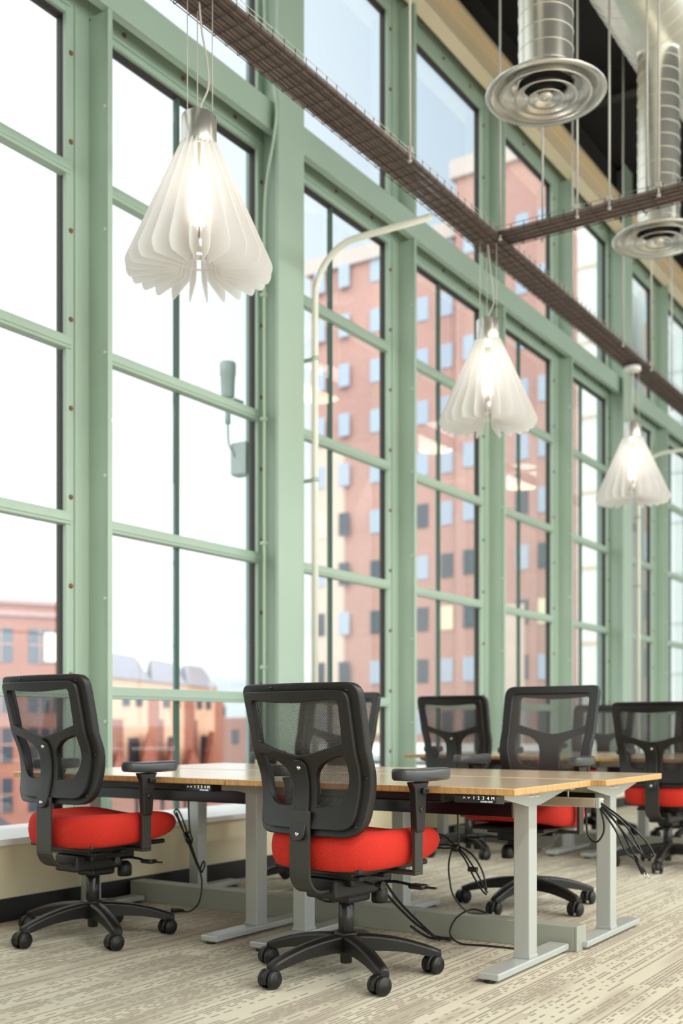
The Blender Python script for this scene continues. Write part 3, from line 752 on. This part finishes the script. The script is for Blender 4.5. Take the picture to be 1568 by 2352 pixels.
# bundle at the right end of the rail (origin at rail end: -1.65, 4.57, .64)
def rp(dx, dy, dz): return (-1.66+dx, 4.57+dy, .64+dz)
cable('cable', 'black power cords with pronged plug hanging from the end of the power rail', [
    [rp(0,0,0), rp(.03,-.02,-.10), rp(.0,-.03,-.16), rp(-.05,0,-.13), rp(-.06,.0,-.02)],
    [rp(0,0,.01), rp(.10,-.02,-.05), rp(.20,-.03,-.13), rp(.245,-.03,-.20), rp(.20,-.03,-.20), rp(.12,-.02,-.12), rp(.03,0,-.02)],
    [rp(0,0,0), rp(.09,-.01,-.09), rp(.14,-.02,-.17), rp(.185,-.03,-.245)],
    [rp(0,0,-.01), rp(.08,-.03,-.10), rp(.13,-.04,-.19), rp(.17,-.04,-.22)],
    [rp(0,0,0), rp(.11,.0,-.08), rp(.17,-.01,-.16), rp(.20,-.02,-.21)]], .0045, parts=[
    ('plug', lambda bm: (add_tube(bm, [rp(.165,-.03,-.21), rp(.205,-.035,-.275)], [.008, .013], 10)), 'black_cable'),
    ('prongs', lambda bm: [add_tube(bm, [rp(.205+q,-.035,-.272), rp(.222+q,-.035,-.300)], .003, 6) for q in (-.008, .008)], 'chrome')])
def hb(dx, dz, dy=0): return (-2.24+dx, 4.38+dy, .68+dz)
cable('cable', 'black cord tied in a loose bundle hanging below the front right desk', [
    [hb(0,0), hb(0,-.12), hb(.005,-.235)],
    [hb(.0,-.24), hb(-.05,-.235), hb(-.11,-.235), hb(-.125,-.215), hb(-.10,-.19), hb(-.06,-.20), hb(-.01,-.24)],
    [hb(0,-.24), hb(-.06,-.25), hb(-.14,-.25)],
    [hb(0,-.24), hb(.05,-.29), hb(.10,-.36), hb(.135,-.42), hb(.145,-.43)],
    [hb(0,-.25), hb(.04,-.30), hb(.08,-.37), hb(.12,-.425), hb(.14,-.44)],
    [hb(.0,-.235), hb(.07,-.27), hb(.12,-.34), hb(.14,-.42)],
    [hb(-.03,-.25), hb(-.045,-.32), hb(-.04,-.39), hb(-.02,-.46), hb(.02,-.535, .06), hb(.09,-.545, .12)],
    [hb(.09,-.545, .12), hb(.02,-.53, .10), hb(-.04,-.57, .06), hb(-.065,-.64, .05), hb(0,-.674, .03), hb(.12,-.674, .05), hb(.30,-.674,.06)]], .0042,
    parts=[('tie', lambda bm: add_lathe(bm, [(0,-.018),(.016,-.016),(.018,0),(.016,.016),(0,.018)], hb(-.01,-.245), 'X', 10), 'black_cable'),
           ('strap', lambda bm: add_box(bm, hb(.052,-.345,-.012), hb(.095,-.325,.012), .004), 'black_cable')])
def lb(dx, dz, dy=0): return (-3.86+dx, 4.42+dy, .68+dz)
cable('cable', 'black cord bundle with plug dropping to the floor under the front left desk', [
    [lb(.02,0), lb(.02,-.15), lb(.03,-.26), lb(.045,-.30), lb(.03,-.33), lb(0,-.30), lb(.03,-.25)],
    [lb(-.06,-.19), lb(-.08,-.16), lb(-.055,-.15), lb(-.02,-.20), lb(.02,-.29), lb(.07,-.40), lb(.11,-.47)],
    [lb(-.07,-.17), lb(-.03,-.24), lb(.02,-.31), lb(.06,-.40), lb(.09,-.45)],
    [lb(-.065,-.16), lb(-.01,-.27), lb(.05,-.38), lb(.10,-.47), lb(.135,-.54,-.03), lb(.13,-.62,-.05), lb(.08,-.665,-.06), lb(.03,-.665,-.08)],
    [lb(.11,-.47), lb(.13,-.43), lb(.12,-.41), lb(.10,-.45)]], .0045,
    parts=[('plug', lambda bm: add_tube(bm, [lb(.05,-.663,-.07), lb(-.01,-.663,-.10)], [.008, .014], 10), 'black_cable'),
           ('tie', lambda bm: add_tube(bm, [lb(-.005,-.27), lb(.03,-.32)], .014, 10), 'black_cable')])
cable('cable', 'thin black cord with a small connector hanging straight down beside the left desk leg', [
    [(-3.36, 4.35, .68), (-3.36, 4.35, .55), (-3.362, 4.35, .44)]], .003,
    parts=[('connector', lambda bm: add_tube(bm, [(-3.362, 4.35, .45), (-3.362, 4.35, .43), (-3.362, 4.35, .39), (-3.362, 4.35, .375)], [.005, .010, .010, .005], 10), 'black_cable')])
def mb_(dx, dy, z): return (-3.02+dx, 4.42+dy, z)
cable('cable', 'coiled black cords lying by the raceway beneath the nearest chair', [
    [mb_(-.05,.05,.22), mb_(.05,.0,.27), mb_(.15,0,.20), mb_(.05,.03,.17), mb_(-.05,.05,.19), mb_(.1,0,.25)],
    [mb_(-.1,.06,.16), mb_(.05,.0,.13), mb_(.2,.0,.15)],
    [mb_(.2,0,.5), mb_(.35,0,.24), mb_(.5,0,.10), mb_(.62,0,.03), mb_(.66,0,.02), mb_(.71,.02,.012), mb_(.69,.05,.01), mb_(.6,.02,.01), mb_(.5,.03,.05)],
    [mb_(.25,0,.45), mb_(.42,0,.20), mb_(.6,0,.05), mb_(.68,-.02,.012)]], .006)

# ================================================================== PENDANT LAMPS
def make_lamp():
    t = thing('pendant_lamp', 'pendant', 'lamp')
    # origin: centre of fin bottom plane, z=0 at h 3.18; cap bottom at .62, cap top .785
    bm = B(); add_lathe(bm, [(0, .785), (.02, .785), (.082, .783), (.086, .778), (.086, .635), (.082, .62), (.078, .62), (.078, .70), (0, .70)], seg=40); obj('cap', bm, 'lamp_cap', t)
    NF = 24
    for k in range(NF):
        a = 2*PI*k/NF + .06; R = Matrix.Rotation(a, 4, 'Z')
        pts = rpoly([(.072, .66), (.095, .64), (.365, .045), (.345, -.005), (.115, .022), (.10, .06), (.055, .30)], [.0, .02, .035, .02, .012, .05, .1], 5)
        bm = B(); add_prism(bm, [R @ V(x, -.002, z) for x, z in pts], R.to_3x3() @ V(0, .004, 0)); obj('fin', bm, 'frosted_acrylic', t)
    bm = B(); add_tube(bm, [(.107*math.cos(2*PI*j/32), .107*math.sin(2*PI*j/32), .075) for j in range(32)], .006, 8, closed=True); obj('ring', bm, 'frosted_acrylic', t)
    bm = B(); add_lathe(bm, [(0, .50), (.016, .49), (.024, .45), (.034, .36), (.044, .25), (.042, .21), (0, .185)], seg=20); b_ = obj('bulb', bm, 'bulb', t)
    bm = B(); add_lathe(bm, [(.046, .23), (.056, .18), (.056, .14), (.046, .10), (.040, .10), (.05, .14), (.05, .18), (.044, .21)], seg=28); obj('reflector_cup', bm, 'chrome', b_)
    bm = B(); add_tube(bm, [(0,0,.70), (0,0,.49)], .009, 10); obj('socket_stem', bm, 'lamp_cord', t)
    return t
lp = make_lamp()
LAB = ['large frosted fin pendant lamp at upper left, nearest of the three', 'middle frosted fin pendant lamp hanging right of centre', 'smallest, furthest frosted fin pendant lamp below a round canopy']
lamps = [lp, copy_tree(lp), copy_tree(lp)]
TZ = 4.53; LX = -3.54
for i, (l, y) in enumerate(zip(lamps, (4.152, 7.406, 10.69))):
    l.location = (LX, y, 3.18); l['label'] = LAB[i]; l['group'] = 'frosted fin pendant lamps'
    if i: l.rotation_euler.z = .9*i
    top = TZ-.06; z0 = .785
    # suspension: canopy, three wires and a slack cord
    bm = B(); add_lathe(bm, [(0, 0), (.075, 0), (.08, .008), (.08, .045), (0, .045)], (0, 0, TZ-.06-3.18), seg=30)
    if i == 2: obj('canopy', bm, 'white_metal', l)
    else: bm.free()
    for k in range(3):
        an = .3+2*PI*k/3 + (.9*i if i else 0); bm = B(); add_tube(bm, [(.07*math.cos(an), .07*math.sin(an), z0-.01), (.07*math.cos(an), .07*math.sin(an), TZ-.004-3.18)], .0028, 6); obj('suspension_wire', bm, 'lamp_cord', l)
    bm = B(); add_tube(bm, smooth_pts([(0,0,z0-.01), (.012,.0,z0+.05), (.05,.01,z0+.13), (.045,.01,z0+.25), (.02,0,z0+.4), (0,0,TZ-.004-3.18)], 6), .0048, 8); obj('power_flex', bm, 'lamp_cord', l)

# ================================================================== CABLE TRAYS
def tray(name, label, p0, p1, w, h=.062, loc=None):
    """wire basket tray along +Y or +X from p0 to p1 (bottom centre line)"""
    t = thing(name, label, 'cable tray', p0)
    d = (Vector(p1)-Vector(p0)); L = d.length; d.normalize(); s = V(-d.y, d.x, 0)
    bm = B(); n_ = int(L/.1); r = .0032
    def P(a, b_, z): return d*a + s*b_ + V(0,0,z)
    for k in range(n_+1):
        a = k*.1
        add_tube(bm, [P(a, -w/2, h), P(a, -w/2, 0), P(a, w/2, 0), P(a, w/2, h)], r, 4)
    obj('cross_wires', bm, 'tray_wire_dark', t)
    bm = B()
    for b_, z in [(-w/2, .0), (-w/4, 0), (0, 0), (w/4, 0), (w/2, .0)]: add_tube(bm, [P(0, b_, z+.006), P(L, b_, z+.006)], r, 4)
    obj('bottom_wires', bm, 'tray_wire_dark', t)
    bm = B()
    for sg in (-1, 1):
        for z in (.035, h): add_tube(bm, [P(0, sg*w/2, z), P(L, sg*w/2, z)], .0026, 4)
    obj('side_wires', bm, 'tray_wire', t)
    # grey-brown data cables laid side by side
    bm = B(); nc = 9
    for k in range(nc):
        b_ = -w/2+.014 + (w-.028)*k/(nc-1); ph = random.random()*6
        add_tube(bm, [P(q, b_ + .004*math.sin(q*1.7+ph), .023 + .002*math.sin(q*2.3+ph)) for q in [L*j/40 for j in range(41)]], .0128, 6)
    obj('data_cables', bm, 'cable_brown', t)['kind'] = 'stuff'
    return t
tray('cable_tray', 'long brown wire cable tray running beside the windows over the pendant lamps', (LX, .3, TZ), (LX, 21, TZ), .235)
tray('cable_tray', 'cross cable tray branching off to the right over the room', (LX+.12, 7.44, TZ), (2.5, 7.44, TZ), .225)
RODS = [(-3.42, 6.03), (-3.42, 7.36), (-3.17, 7.55), (-2.82, 7.33), (-2.59, 7.33), (-2.25, 7.33), (-2.40, 7.55), (-3.42, 10.05), (-3.42, 10.9), (-3.66, 9.4), (-3.66, 3.6), (-3.42, 12.6), (-3.66, 12.4), (-3.42, 2.6)]
for i, (x, y) in enumerate(RODS):
    dx = abs(x+2.93); zt = 8.19 if dx > .45 or y > 10 else 7.262-math.sqrt(.44**2-dx**2)
    bm = B(); add_tube(bm, [(0, 0, -.01), (0, 0, zt-TZ)], .0085, 8); add_box(bm, (-.018, -.018, .04), (.018, .018, .075), .003); add_lathe(bm, [(0, .0), (.014, .0), (.014, .015), (0, .015)], (0,0,-.02), 'Z', 6)
    o = obj('hanger_rod', bm, 'rod_grey', loc=(x, y, TZ)); tag(o, 'thin grey threaded rod holding the cable tray to the ceiling', 'rod', 'tray hanger rods')

# ================================================================== DUCTS
def ribbed(bm, L0, L1, r, c, axis, pitch=.115):
    prof = []; z = L0
    while z < L1:
        prof += [(r, z), (r, z+.004), (r, z+pitch-.018), (r+.0035, z+pitch-.014), (r+.0035, z+pitch-.006), (r, z+pitch-.003)]; z += pitch
    prof.append((r, L1)); add_lathe(bm, prof, c, axis, 56)
    bm.normal_update()
    for e in bm.edges:
        if len(e.link_faces) == 2 and e.calc_face_angle(0) > .3: e.smooth = False
t = thing('air_duct', 'shiny round galvanised trunk duct with spiral seams at the top right', 'duct', (-2.93, 0, 0))
bm = B(); ribbed(bm, 0.5, 10.3, .44, (0, 0, 7.28), 'Y', .16); obj('trunk', bm, 'duct_metal', t)
bm = B(); add_lathe(bm, [(.44, 10.3), (.45, 10.32), (.33, 10.75), (.33, 10.8)], (0,0,7.28), 'Y', 40); obj('reducer', bm, 'duct_metal', t)
bm = B(); ribbed(bm, 10.8, 18, .33, (0, 0, 7.28), 'Y', .16); obj('small_trunk', bm, 'duct_metal', t)
for i, (x, y, z) in enumerate(((-2.87, 6.89, 5.18), (-2.96, 9.64, 5.25))):
    t = thing('duct_drop', ['vertical ribbed silver duct with round ceiling diffuser at top centre right', 'second vertical ribbed silver duct with round diffuser at the right edge'][i], 'duct', (x, y, z), group='duct drops with diffusers')
    bm = B(); ribbed(bm, .0, 1.62, .18, (0,0,.05), 'Z', .115); obj('drop_pipe', bm, 'duct_metal', t)
    bm = B(); add_lathe(bm, [(.18, 1.60), (.187, 1.61), (.29, 1.85), (.29, 1.9)], (0,0,0), 'Z', 40); obj('saddle', bm, 'duct_metal', t)
    bm = B(); add_lathe(bm, [(.19, .08), (.25, .055), (.32, .03), (.385, .012), (.40, .0), (.393, -.012), (.365, -.012), (.335, .004), (.30, .035), (.19, .06)], seg=56); df = obj('diffuser', bm, 'diffuser_metal', t)
    for k, (ro, ri, zz) in enumerate(((.305, .225, -.010), (.21, .135, -.022), (.12, .06, -.030))):
        bm = B(); add_lathe(bm, [(ri, zz+.05), (ri+.01, zz+.025), (ro-.02, zz-.004), (ro, zz-.010), (ro, zz-.004), (ro-.025, zz+.006), (ri+.005, zz+.035), (ri, zz+.056)], seg=48); obj('cone_ring', bm, 'diffuser_metal', df)
    bm = B(); add_lathe(bm, [(.0, -.045), (.02, -.043), (.045, -.03), (.05, .0), (0, .01)], seg=24); obj('centre_cone', bm, 'diffuser_metal', df)
    bm = B(); add_lathe(bm, [(0, .10), (.175, .10), (.175, .09), (0, .09)], seg=24); obj('damper', bm, 'ceiling_dark', t)
# thin sprinkler pipe with a round ceiling pendant behind the second duct
t = thing('ceiling_sensor', 'small round white ceiling fitting on a thin stem beside the second duct', 'fitting', (-2.1, 12.1, 0))
bm = B(); add_tube(bm, [(0,0,8.19), (0,0,6.6)], .015, 8); obj('stem', bm, 'rod_grey', t)
bm = B(); add_lathe(bm, [(0, 6.66), (.05, 6.64), (.16, 6.58), (.17, 6.55), (.15, 6.53), (0, 6.52)], seg=28); obj('dome', bm, 'white_metal', t)

# ================================================================== PIPES
def arch(label, y, xend, xv=-4.64):
    t = thing('conduit_arch', label, 'pipe', (xv, y, 0), group='white conduit arches')
    pts = [(0,0,.413), (0,0,4.15)]
    for k in range(1, 9): a = k/8*PI/2; pts.append((.36-.36*math.cos(a), 0, 4.15+.36*math.sin(a)))
    pts.append((xend-xv, 0, 4.51))
    bm = B(); add_tube(bm, pts, .024, 14); obj('pipe', bm, 'pipe_white', t)
    for z in (1.2, 2.8, 3.7):
        bm = B(); add_box(bm, (-.10, -.012, z-.012), (.0, .012, z+.012), .002); add_lathe(bm, [(.023, -.014), (.031, -.014), (.031, .014), (.023, .014)], (0,0,z), 'Z', 14); obj('clamp', bm, 'pipe_green', t)
    return t
arch('white conduit pipe rising beside the wide green column and bending into the cable tray', 6.76, -3.66)
arch('distant white conduit pipe running across behind the furthest pendant lamp', 14.25, -1.8)
t = thing('conduit_pipe', 'thin green conduit clipped up the near side of the wide green column', 'pipe', (-4.84, 6.40, 0))
bm = B(); add_tube(bm, smooth_pts([(0,0,.413), (0,0,2), (0,0,3.5), (.0,0,4.5), (.02,0,4.9), (.10,-.02,5.2), (.12,-.02,5.45), (.03,0,5.9), (0,0,6.3), (0,0,8.1)], 5), .012, 10); obj('pipe', bm, 'pipe_green', t)
for z in (1.4, 2.3, 3.2, 4.1):
    bm = B(); add_box(bm, (-.025, -.02, z-.012), (.018, .02, z+.012), .003); obj('clip', bm, 'pipe_green', t)

mat('drum_shade', (.9, .88, .82), .7, emit=(1, .95, .86), es=2.6); mat('drum_glow', (1, .9, .7), .5, emit=(1, .80, .50), es=5)
for i, y in enumerate((6.4, 10.2, 14.0, 17.8, 21.6)):
    t = thing('drum_pendant', 'large white drum pendant lamp over the middle of the room', 'lamp', (-.45, y, 6.0), group='drum pendant lamps')
    bm = B(); add_lathe(bm, [(.30, .0), (.31, .0), (.31, .42), (.30, .42), (.30, 0)], seg=40); obj('shade', bm, 'drum_shade', t)
    bm = B(); add_lathe(bm, [(0, -.02), (.24, -.01), (.295, .03), (.295, .04), (0, .04)], seg=40); obj('diffuser', bm, 'drum_glow', t)
    bm = B(); add_tube(bm, [(0,0,.04), (0,0,2.19)], .008, 8); obj('stem', bm, 'rod_grey', t)
# ------------------------------------------------------------------ room lighting out of view: linear luminaires
for i, (x, y) in enumerate([(1.2, 0.5), (1.2, 4.0), (1.2, 7.5), (1.2, 11.0), (4.2, 0.5), (4.2, 4.0), (4.2, 7.5), (4.2, 11.0)]):
    t = thing('linear_light', 'long white linear ceiling light on two wires', 'lamp', (x, y, 5.3), group='linear ceiling lights')
    bm = B(); add_box(bm, (-.06, -1.2, 0), (.06, 1.2, .06), .008); obj('housing', bm, 'white_metal', t)
    bm = B(); add_box(bm, (-.05, -1.18, -.012), (.05, 1.18, -.001)); obj('tube', bm, 'tube_emit', t)
    bm = B(); add_tube(bm, [(0,-1,.06), (0,-1,2.88)], .003, 6); add_tube(bm, [(0,1,.06), (0,1,2.88)], .003, 6); obj('wires', bm, 'rod_grey', t)
    ld = bpy.data.lights.new('tube_light', 'AREA'); ld.shape = 'RECTANGLE'; ld.size = .1; ld.size_y = 2.3; ld.energy = 115; ld.color = (1, .95, .87)
    lo = bpy.data.objects.new('tube_light', ld); C.objects.link(lo); lo.parent = t; lo.location = (0, 0, -.02)

# ================================================================== OUTSIDE
cv, sv = math.cos(D(33.1)), math.sin(D(33.1))
def cw(lat, dep): return (-sv*dep + cv*lat, cv*dep + sv*lat)
GZ = -5.0
bm = B(); add_box(bm, (-220, -60, GZ-.2), (-7.0, 260, GZ)); tag(obj('street_ground', bm, 'asphalt'), 'grey street and car park outside below the windows', None, kind='structure')
# device on the outer pilaster
t = thing('outdoor_siren', 'grey-green cylinder device mounted outside the second window', 'outdoor device', (-5.26, 6.50, 3.45))
bm = B(); add_lathe(bm, [(0, 0), (.045, 0), (.05, .01), (.055, .16), (.06, .165), (.062, .25), (.055, .262), (0, .262)], seg=24); obj('body', bm, 'device_grey', t)
bm = B(); add_tube(bm, [(0,0,0), (0,0,-.10)], .012, 8); add_tube(bm, [(0,0,-.10), (.0,0,-.20)], .02, 8); add_tube(bm, smooth_pts([(0,0,-.2), (.01,.0,-.35), (.05,.02,-.45)], 5), .007, 6); obj('cable', bm, 'device_grey', t)
bm = B(); add_box(bm, (0, 0, -.03), (.06, .12, -.01), .003); obj('bracket', bm, 'device_grey', t)
t = thing('junction_box', 'grey-green square junction box outside the second window below the cylinder device', 'box', (-5.24, 6.56, 2.86))
bm = B(); add_box(bm, (-.01, -.03, 0), (.13, .06, .25), .01); obj('box', bm, 'device_grey', t)
bm = B(); add_box(bm, (-.012, -.036, .01), (.132, -.030, .24), .003); obj('lid', bm, 'device_grey', t)
# brick tower across the street: its face looks along -Y
TY = 60.0; TX0, TX1 = -41.5, -12.0
t = thing('brick_tower', 'tall pinkish brick apartment tower filling the middle windows', 'building', (0, TY, GZ))
bm = B(); add_box(bm, (TX0, 0, 0), (-30.5, 22, 35.6)); add_box(bm, (-30.5, -.6, 0), (TX1, 22, 38.8)); obj('wall', bm, 'brick_tower', t)
bm = B(); add_box(bm, (TX0-.3, -.3, 35.6), (-30.5, 22.3, 36.6)); add_box(bm, (-30.8, -.9, 38.8), (TX1+.3, 22.3, 39.9)); obj('parapet', bm, 'parapet_grey', t)
for (x0, x1, y_) in ((-40.9, -38.8, -.3), (-27.4, -26.0, -.9)):
    bm = B(); add_box(bm, (x0, y_, 0), (x1, 0, 24.0 if x0 < -30 else 13)); obj('pilaster', bm, 'stone_beige', t)
wins = []
for fl in range(11):
    z = 2.2 + fl*3.2
    for x in (-40.6, -38.7, -36.5, -33.1, -31.4, -29.6, -26.2, -24.8, -19.0, -14.0):
        wins.append((x, z, fl))
wp = {}
for (x, z, fl) in wins:
    mname = 'win_blue' if (fl > 5 or (int(x*10)+fl) % 3 == 0) else ('win_dark' if (int(x*10)+fl*2) % 11 else 'win_lit')
    if mname not in wp:
        bm = B(); add_box(bm, (-.40, -.03, 0), (.40, .03, 1.45)); o = obj('window', bm, mname, t)
        bm = B(); add_box(bm, (-.46, -.10, -.12), (.46, .05, 0)); add_box(bm, (-.04, -.06, 0), (.04, 0, 1.45)); obj('sill', bm, 'stone_beige', o); wp[mname] = o
    else:
        o = wp[mname].copy(); C.objects.link(o); o.parent = t
    o.location = (x, -.04 if x < -30.5 else -.64, z)
    if x < -38.5: o.location.y = -.34
# pale buildings further right
t = thing('pale_building', 'pale concrete building seen through the sixth window bay', 'building', (0, 45, GZ))
bm = B(); add_box(bm, (-17.3, 0, 0), (-16.0, 5, 31)); obj('wall', bm, 'pale_concrete', t)
bm = B()
for k in range(9): add_box(bm, (-17.32, -.06, 3+k*3.2), (-15.98, 0, 3.15+k*3.2))
obj('bands', bm, 'stone_beige', t)
t = thing('siding_building', 'pale blue-grey clad building seen at the right edge', 'building', (0, 44, GZ))
bm = B(); add_box(bm, (-13.9, 0, 0), (-9, 8, 26)); obj('wall', bm, 'pale_siding', t)
bm = B()
for k in range(12): add_box(bm, (-13.92, -.05, 2+k*2), (-8.98, 0, 2.06+k*2))
for k in range(4): add_box(bm, (-13.4+k*1.2, -.05, 0), (-13.35+k*1.2, 0, 26))
obj('panel_joints', bm, 'device_grey', t)
# white low building / truck roofs at street level in front of the tower
t = thing('white_awning', 'bright white low rooftop canopy outside beneath the brick tower', 'canopy', (0, 26, 0))
bm = B(); add_box(bm, (-18.5, 0, -2.2), (-9.5, 4, -.1)); obj('roof_unit', bm, 'sill_white', t)
bm = B(); add_box(bm, (-18.6, -.06, .0), (-9.4, 4.1, .14)); add_box(bm, (-18.55, -.04, -.38), (-9.45, 0, -.24)); obj('rail', bm, 'device_grey', t)
bm = B(); add_box(bm, (-18.6, -.1, .14), (-9.4, 4.1, .42)); obj('fascia', bm, 'sill_white', t)
# orange terrace with gables
a = Vector(cw(-8.35, 39.5)); b_ = Vector(cw(-5.87, 52)); dv = (b_-a); Lo = dv.length; ang = math.atan2(dv.y, dv.x)
rv = Matrix.Rotation(-ang, 2) @ a.normalized(); rv = V(rv.x, rv.y, 0)
t = thing('orange_building', 'orange brick terrace with grey hipped roofs seen through the second window', 'building', (a.x, a.y, GZ), ang)
def fp(s_, d_, z): return V(s_, 0, z) + rv*d_
bm = B(); add_prism(bm, [fp(0,0,0), fp(Lo,0,0), fp(Lo,9,0), fp(0,9,0)], V(0,0,7.7)); obj('wall', bm, 'brick_orange', t)
for k in range(3):
    x0, x1 = Lo*k/3, Lo*(k+1)/3; w_ = x1-x0
    bm = B(); q = [bm.verts.new(p) for p in (fp(x0,-.35,7.7), fp(x1,-.35,7.7), fp(x1,9,7.7), fp(x0,9,7.7), fp(x0+w_*.05,2.5,8.75), fp(x1-w_*.35,2.5,8.75), fp(x0+w_*.05,6,8.75), fp(x1-w_*.35,6,8.75))]
    for f in ((0,1,5,4), (1,2,7,5), (2,3,6,7), (3,0,4,6), (4,5,7,6), (3,2,1,0)): bm.faces.new([q[j] for j in f])
    obj('roof', bm, 'slate', t)
    bm = B(); add_box(bm, (x1-.35, -.35, 0), (x1-.02, 0, 7.2)); obj('pilaster', bm, 'brick_red', t)
    for (q_, ww, z0, z1, mm) in ((.12, .75, 2.8, 6.2, 'brick_red'), (.55, .5, 4.0, 5.5, 'win_dark'), (.38, .32, 6.7, 7.15, 'win_dark'), (.68, .32, 6.7, 7.15, 'win_dark')):
        xx = x0 + w_*q_; bm = B(); add_box(bm, (xx-ww, -.06, z0), (xx+ww, 0, z1)); obj('window' if mm == 'win_dark' else 'recess', bm, mm, t)
t = thing('red_roof_row', 'row of low rust-red pitched roofs in front of the orange terrace', 'building', (a.x, a.y, GZ), ang)
for k in range(5):
    x0 = .1 + k*Lo/5; x1 = x0 + Lo/5-.2; xm = x0+(x1-x0)*(.35+.1*(k%3)); zr_ = 5.0+.35*((k*2)%3)
    bm = B(); add_prism(bm, [fp(x0+.1,-3,0), fp(x1-.1,-3,0), fp(x1-.1,-.5,0), fp(x0+.1,-.5,0)], V(0,0,3.9)); h = obj('porch', bm, 'brick_red', t)
    bm = B(); add_prism(bm, [fp(x0,-3.2,3.9), fp(x1,-3.2,3.9), fp(xm,-3.2,zr_)], rv*2.8); obj('roof', bm, 'red_roof', h)
# pale distant buildings right of the orange terrace
for (lat, dep, w_, h_, mm, lab) in ((-7.6, 92, 7, 6.6, 'brick_tower', 'distant pinkish low building right of the orange terrace'), (-13, 130, 16, 9.2, 'pale_siding', 'faint pale building on the skyline right of the orange terrace')):
    x, y = cw(lat, dep); t = thing('distant_building', lab, 'building', (x, y, GZ), D(33.1))
    bm = B(); add_box(bm, (-w_/2, 0, 0), (w_/2, 6, h_)); obj('wall', bm, mm, t)
    bm = B()
    for k in range(5): add_box(bm, (-w_/2+.6+k*w_/5.2, -.05, h_-2.2), (-w_/2+1.2+k*w_/5.2, 0, h_-1.0))
    obj('window_band', bm, 'win_dark', t)
# brick warehouse at left
a = Vector(cw(-29.0, 58)); b_ = Vector(cw(-15.6, 66)); dv = b_-a; Lo = dv.length; ang = math.atan2(dv.y, dv.x)
t = thing('brick_warehouse', 'red brick warehouse with large dark windows seen through the leftmost window', 'building', (a.x, a.y, GZ), ang)
bm = B(); add_box(bm, (0, 0, 0), (Lo, 14, 13.0)); add_box(bm, (Lo*.38, 2, 13), (Lo*.62, 8, 14.4)); obj('wall', bm, 'brick_red', t)
bm = B(); add_box(bm, (-.2, -.2, 12.3), (Lo+.2, 0, 12.6)); add_box(bm, (-.2, -.25, 13.0), (Lo+.2, 14.2, 13.25)); obj('cornice', bm, 'brick_tower', t)
for fl in range(4):
    for k in range(5):
        x0 = .8 + k*(Lo-1.0)/5; z0 = .9 + fl*2.9
        bm = B(); add_box(bm, (x0, -.05, z0), (x0+(Lo-1)/5-.9, .0, z0+2.0)); w0 = obj('window', bm, 'win_dark', t)
        bm = B(); 
        for q in (.33, .66): add_box(bm, (x0+((Lo-1)/5-.9)*q-.05, -.1, z0), (x0+((Lo-1)/5-.9)*q+.05, -.05, z0+2))
        add_box(bm, (x0, -.1, z0+1.0), (x0+(Lo-1)/5-.9, -.05, z0+1.1)); obj('muntins', bm, 'brick_tower', w0)
        if fl == 3 and k == 4:
            bm = B(); add_box(bm, (x0+.9, -.12, z0+.1), (x0+1.9, -.1, z0+1.8)); obj('blind', bm, 'win_lit', w0)
# parked cars
def car():
    t = thing('parked_car', 'car', 'car'); L2, W2 = 2.2, .88
    bm = B(); pts = [(-L2, .35), (-L2, .8), (-1.6, .92), (-1.0, 1.38), (.7, 1.42), (1.35, .95), (2.15, .8), (L2, .35)]
    add_prism(bm, [(x, -W2, z) for x, z in pts], V(0, 2*W2, 0), .06); obj('body', bm, 'car_white', t)
    bm = B(); add_prism(bm, [(x, -W2-.01, z) for x, z in [(-1.35, .95), (-.95, 1.3), (.65, 1.34), (1.1, .97)]], V(0, 2*W2+.02, 0)); obj('side_windows', bm, 'win_dark', t)
    for x in (-1.4, 1.4):
        for y in (-W2, W2):
            bm = B(); add_lathe(bm, [(0, -.1), (.3, -.1), (.33, -.05), (.33, .05), (.3, .1), (0, .1)], (x, y*.95, .33), 'Y', 16); obj('wheel', bm, 'tyre', t)
    return t
c0 = car()
spots = [(-20.5, 58, 'white car parked outside in front of the brick warehouse, nearest the column', 'car_white'), (-17.6, 54, 'dark car parked outside in front of the brick warehouse', 'car_dark'), (-13.2, 66, 'red car parked outside right of the dark one', 'car_red'), (-17.0, 44, 'white car parked outside closest to the window sill at far left', 'car_white')]
for i, (lat, dep, lab, mm) in enumerate(spots):
    o = c0 if i == 0 else copy_tree(c0)
    x, y = cw(lat, dep); o.location = (x, y, GZ); o.rotation_euler.z = D(33.1 + i*4); o['label'] = lab; o['group'] = 'parked cars'
    for ch in o.children:
        if ch.name.startswith('body') and i:
            ch.data = ch.data.copy(); ch.data.materials[0] = M[mm]
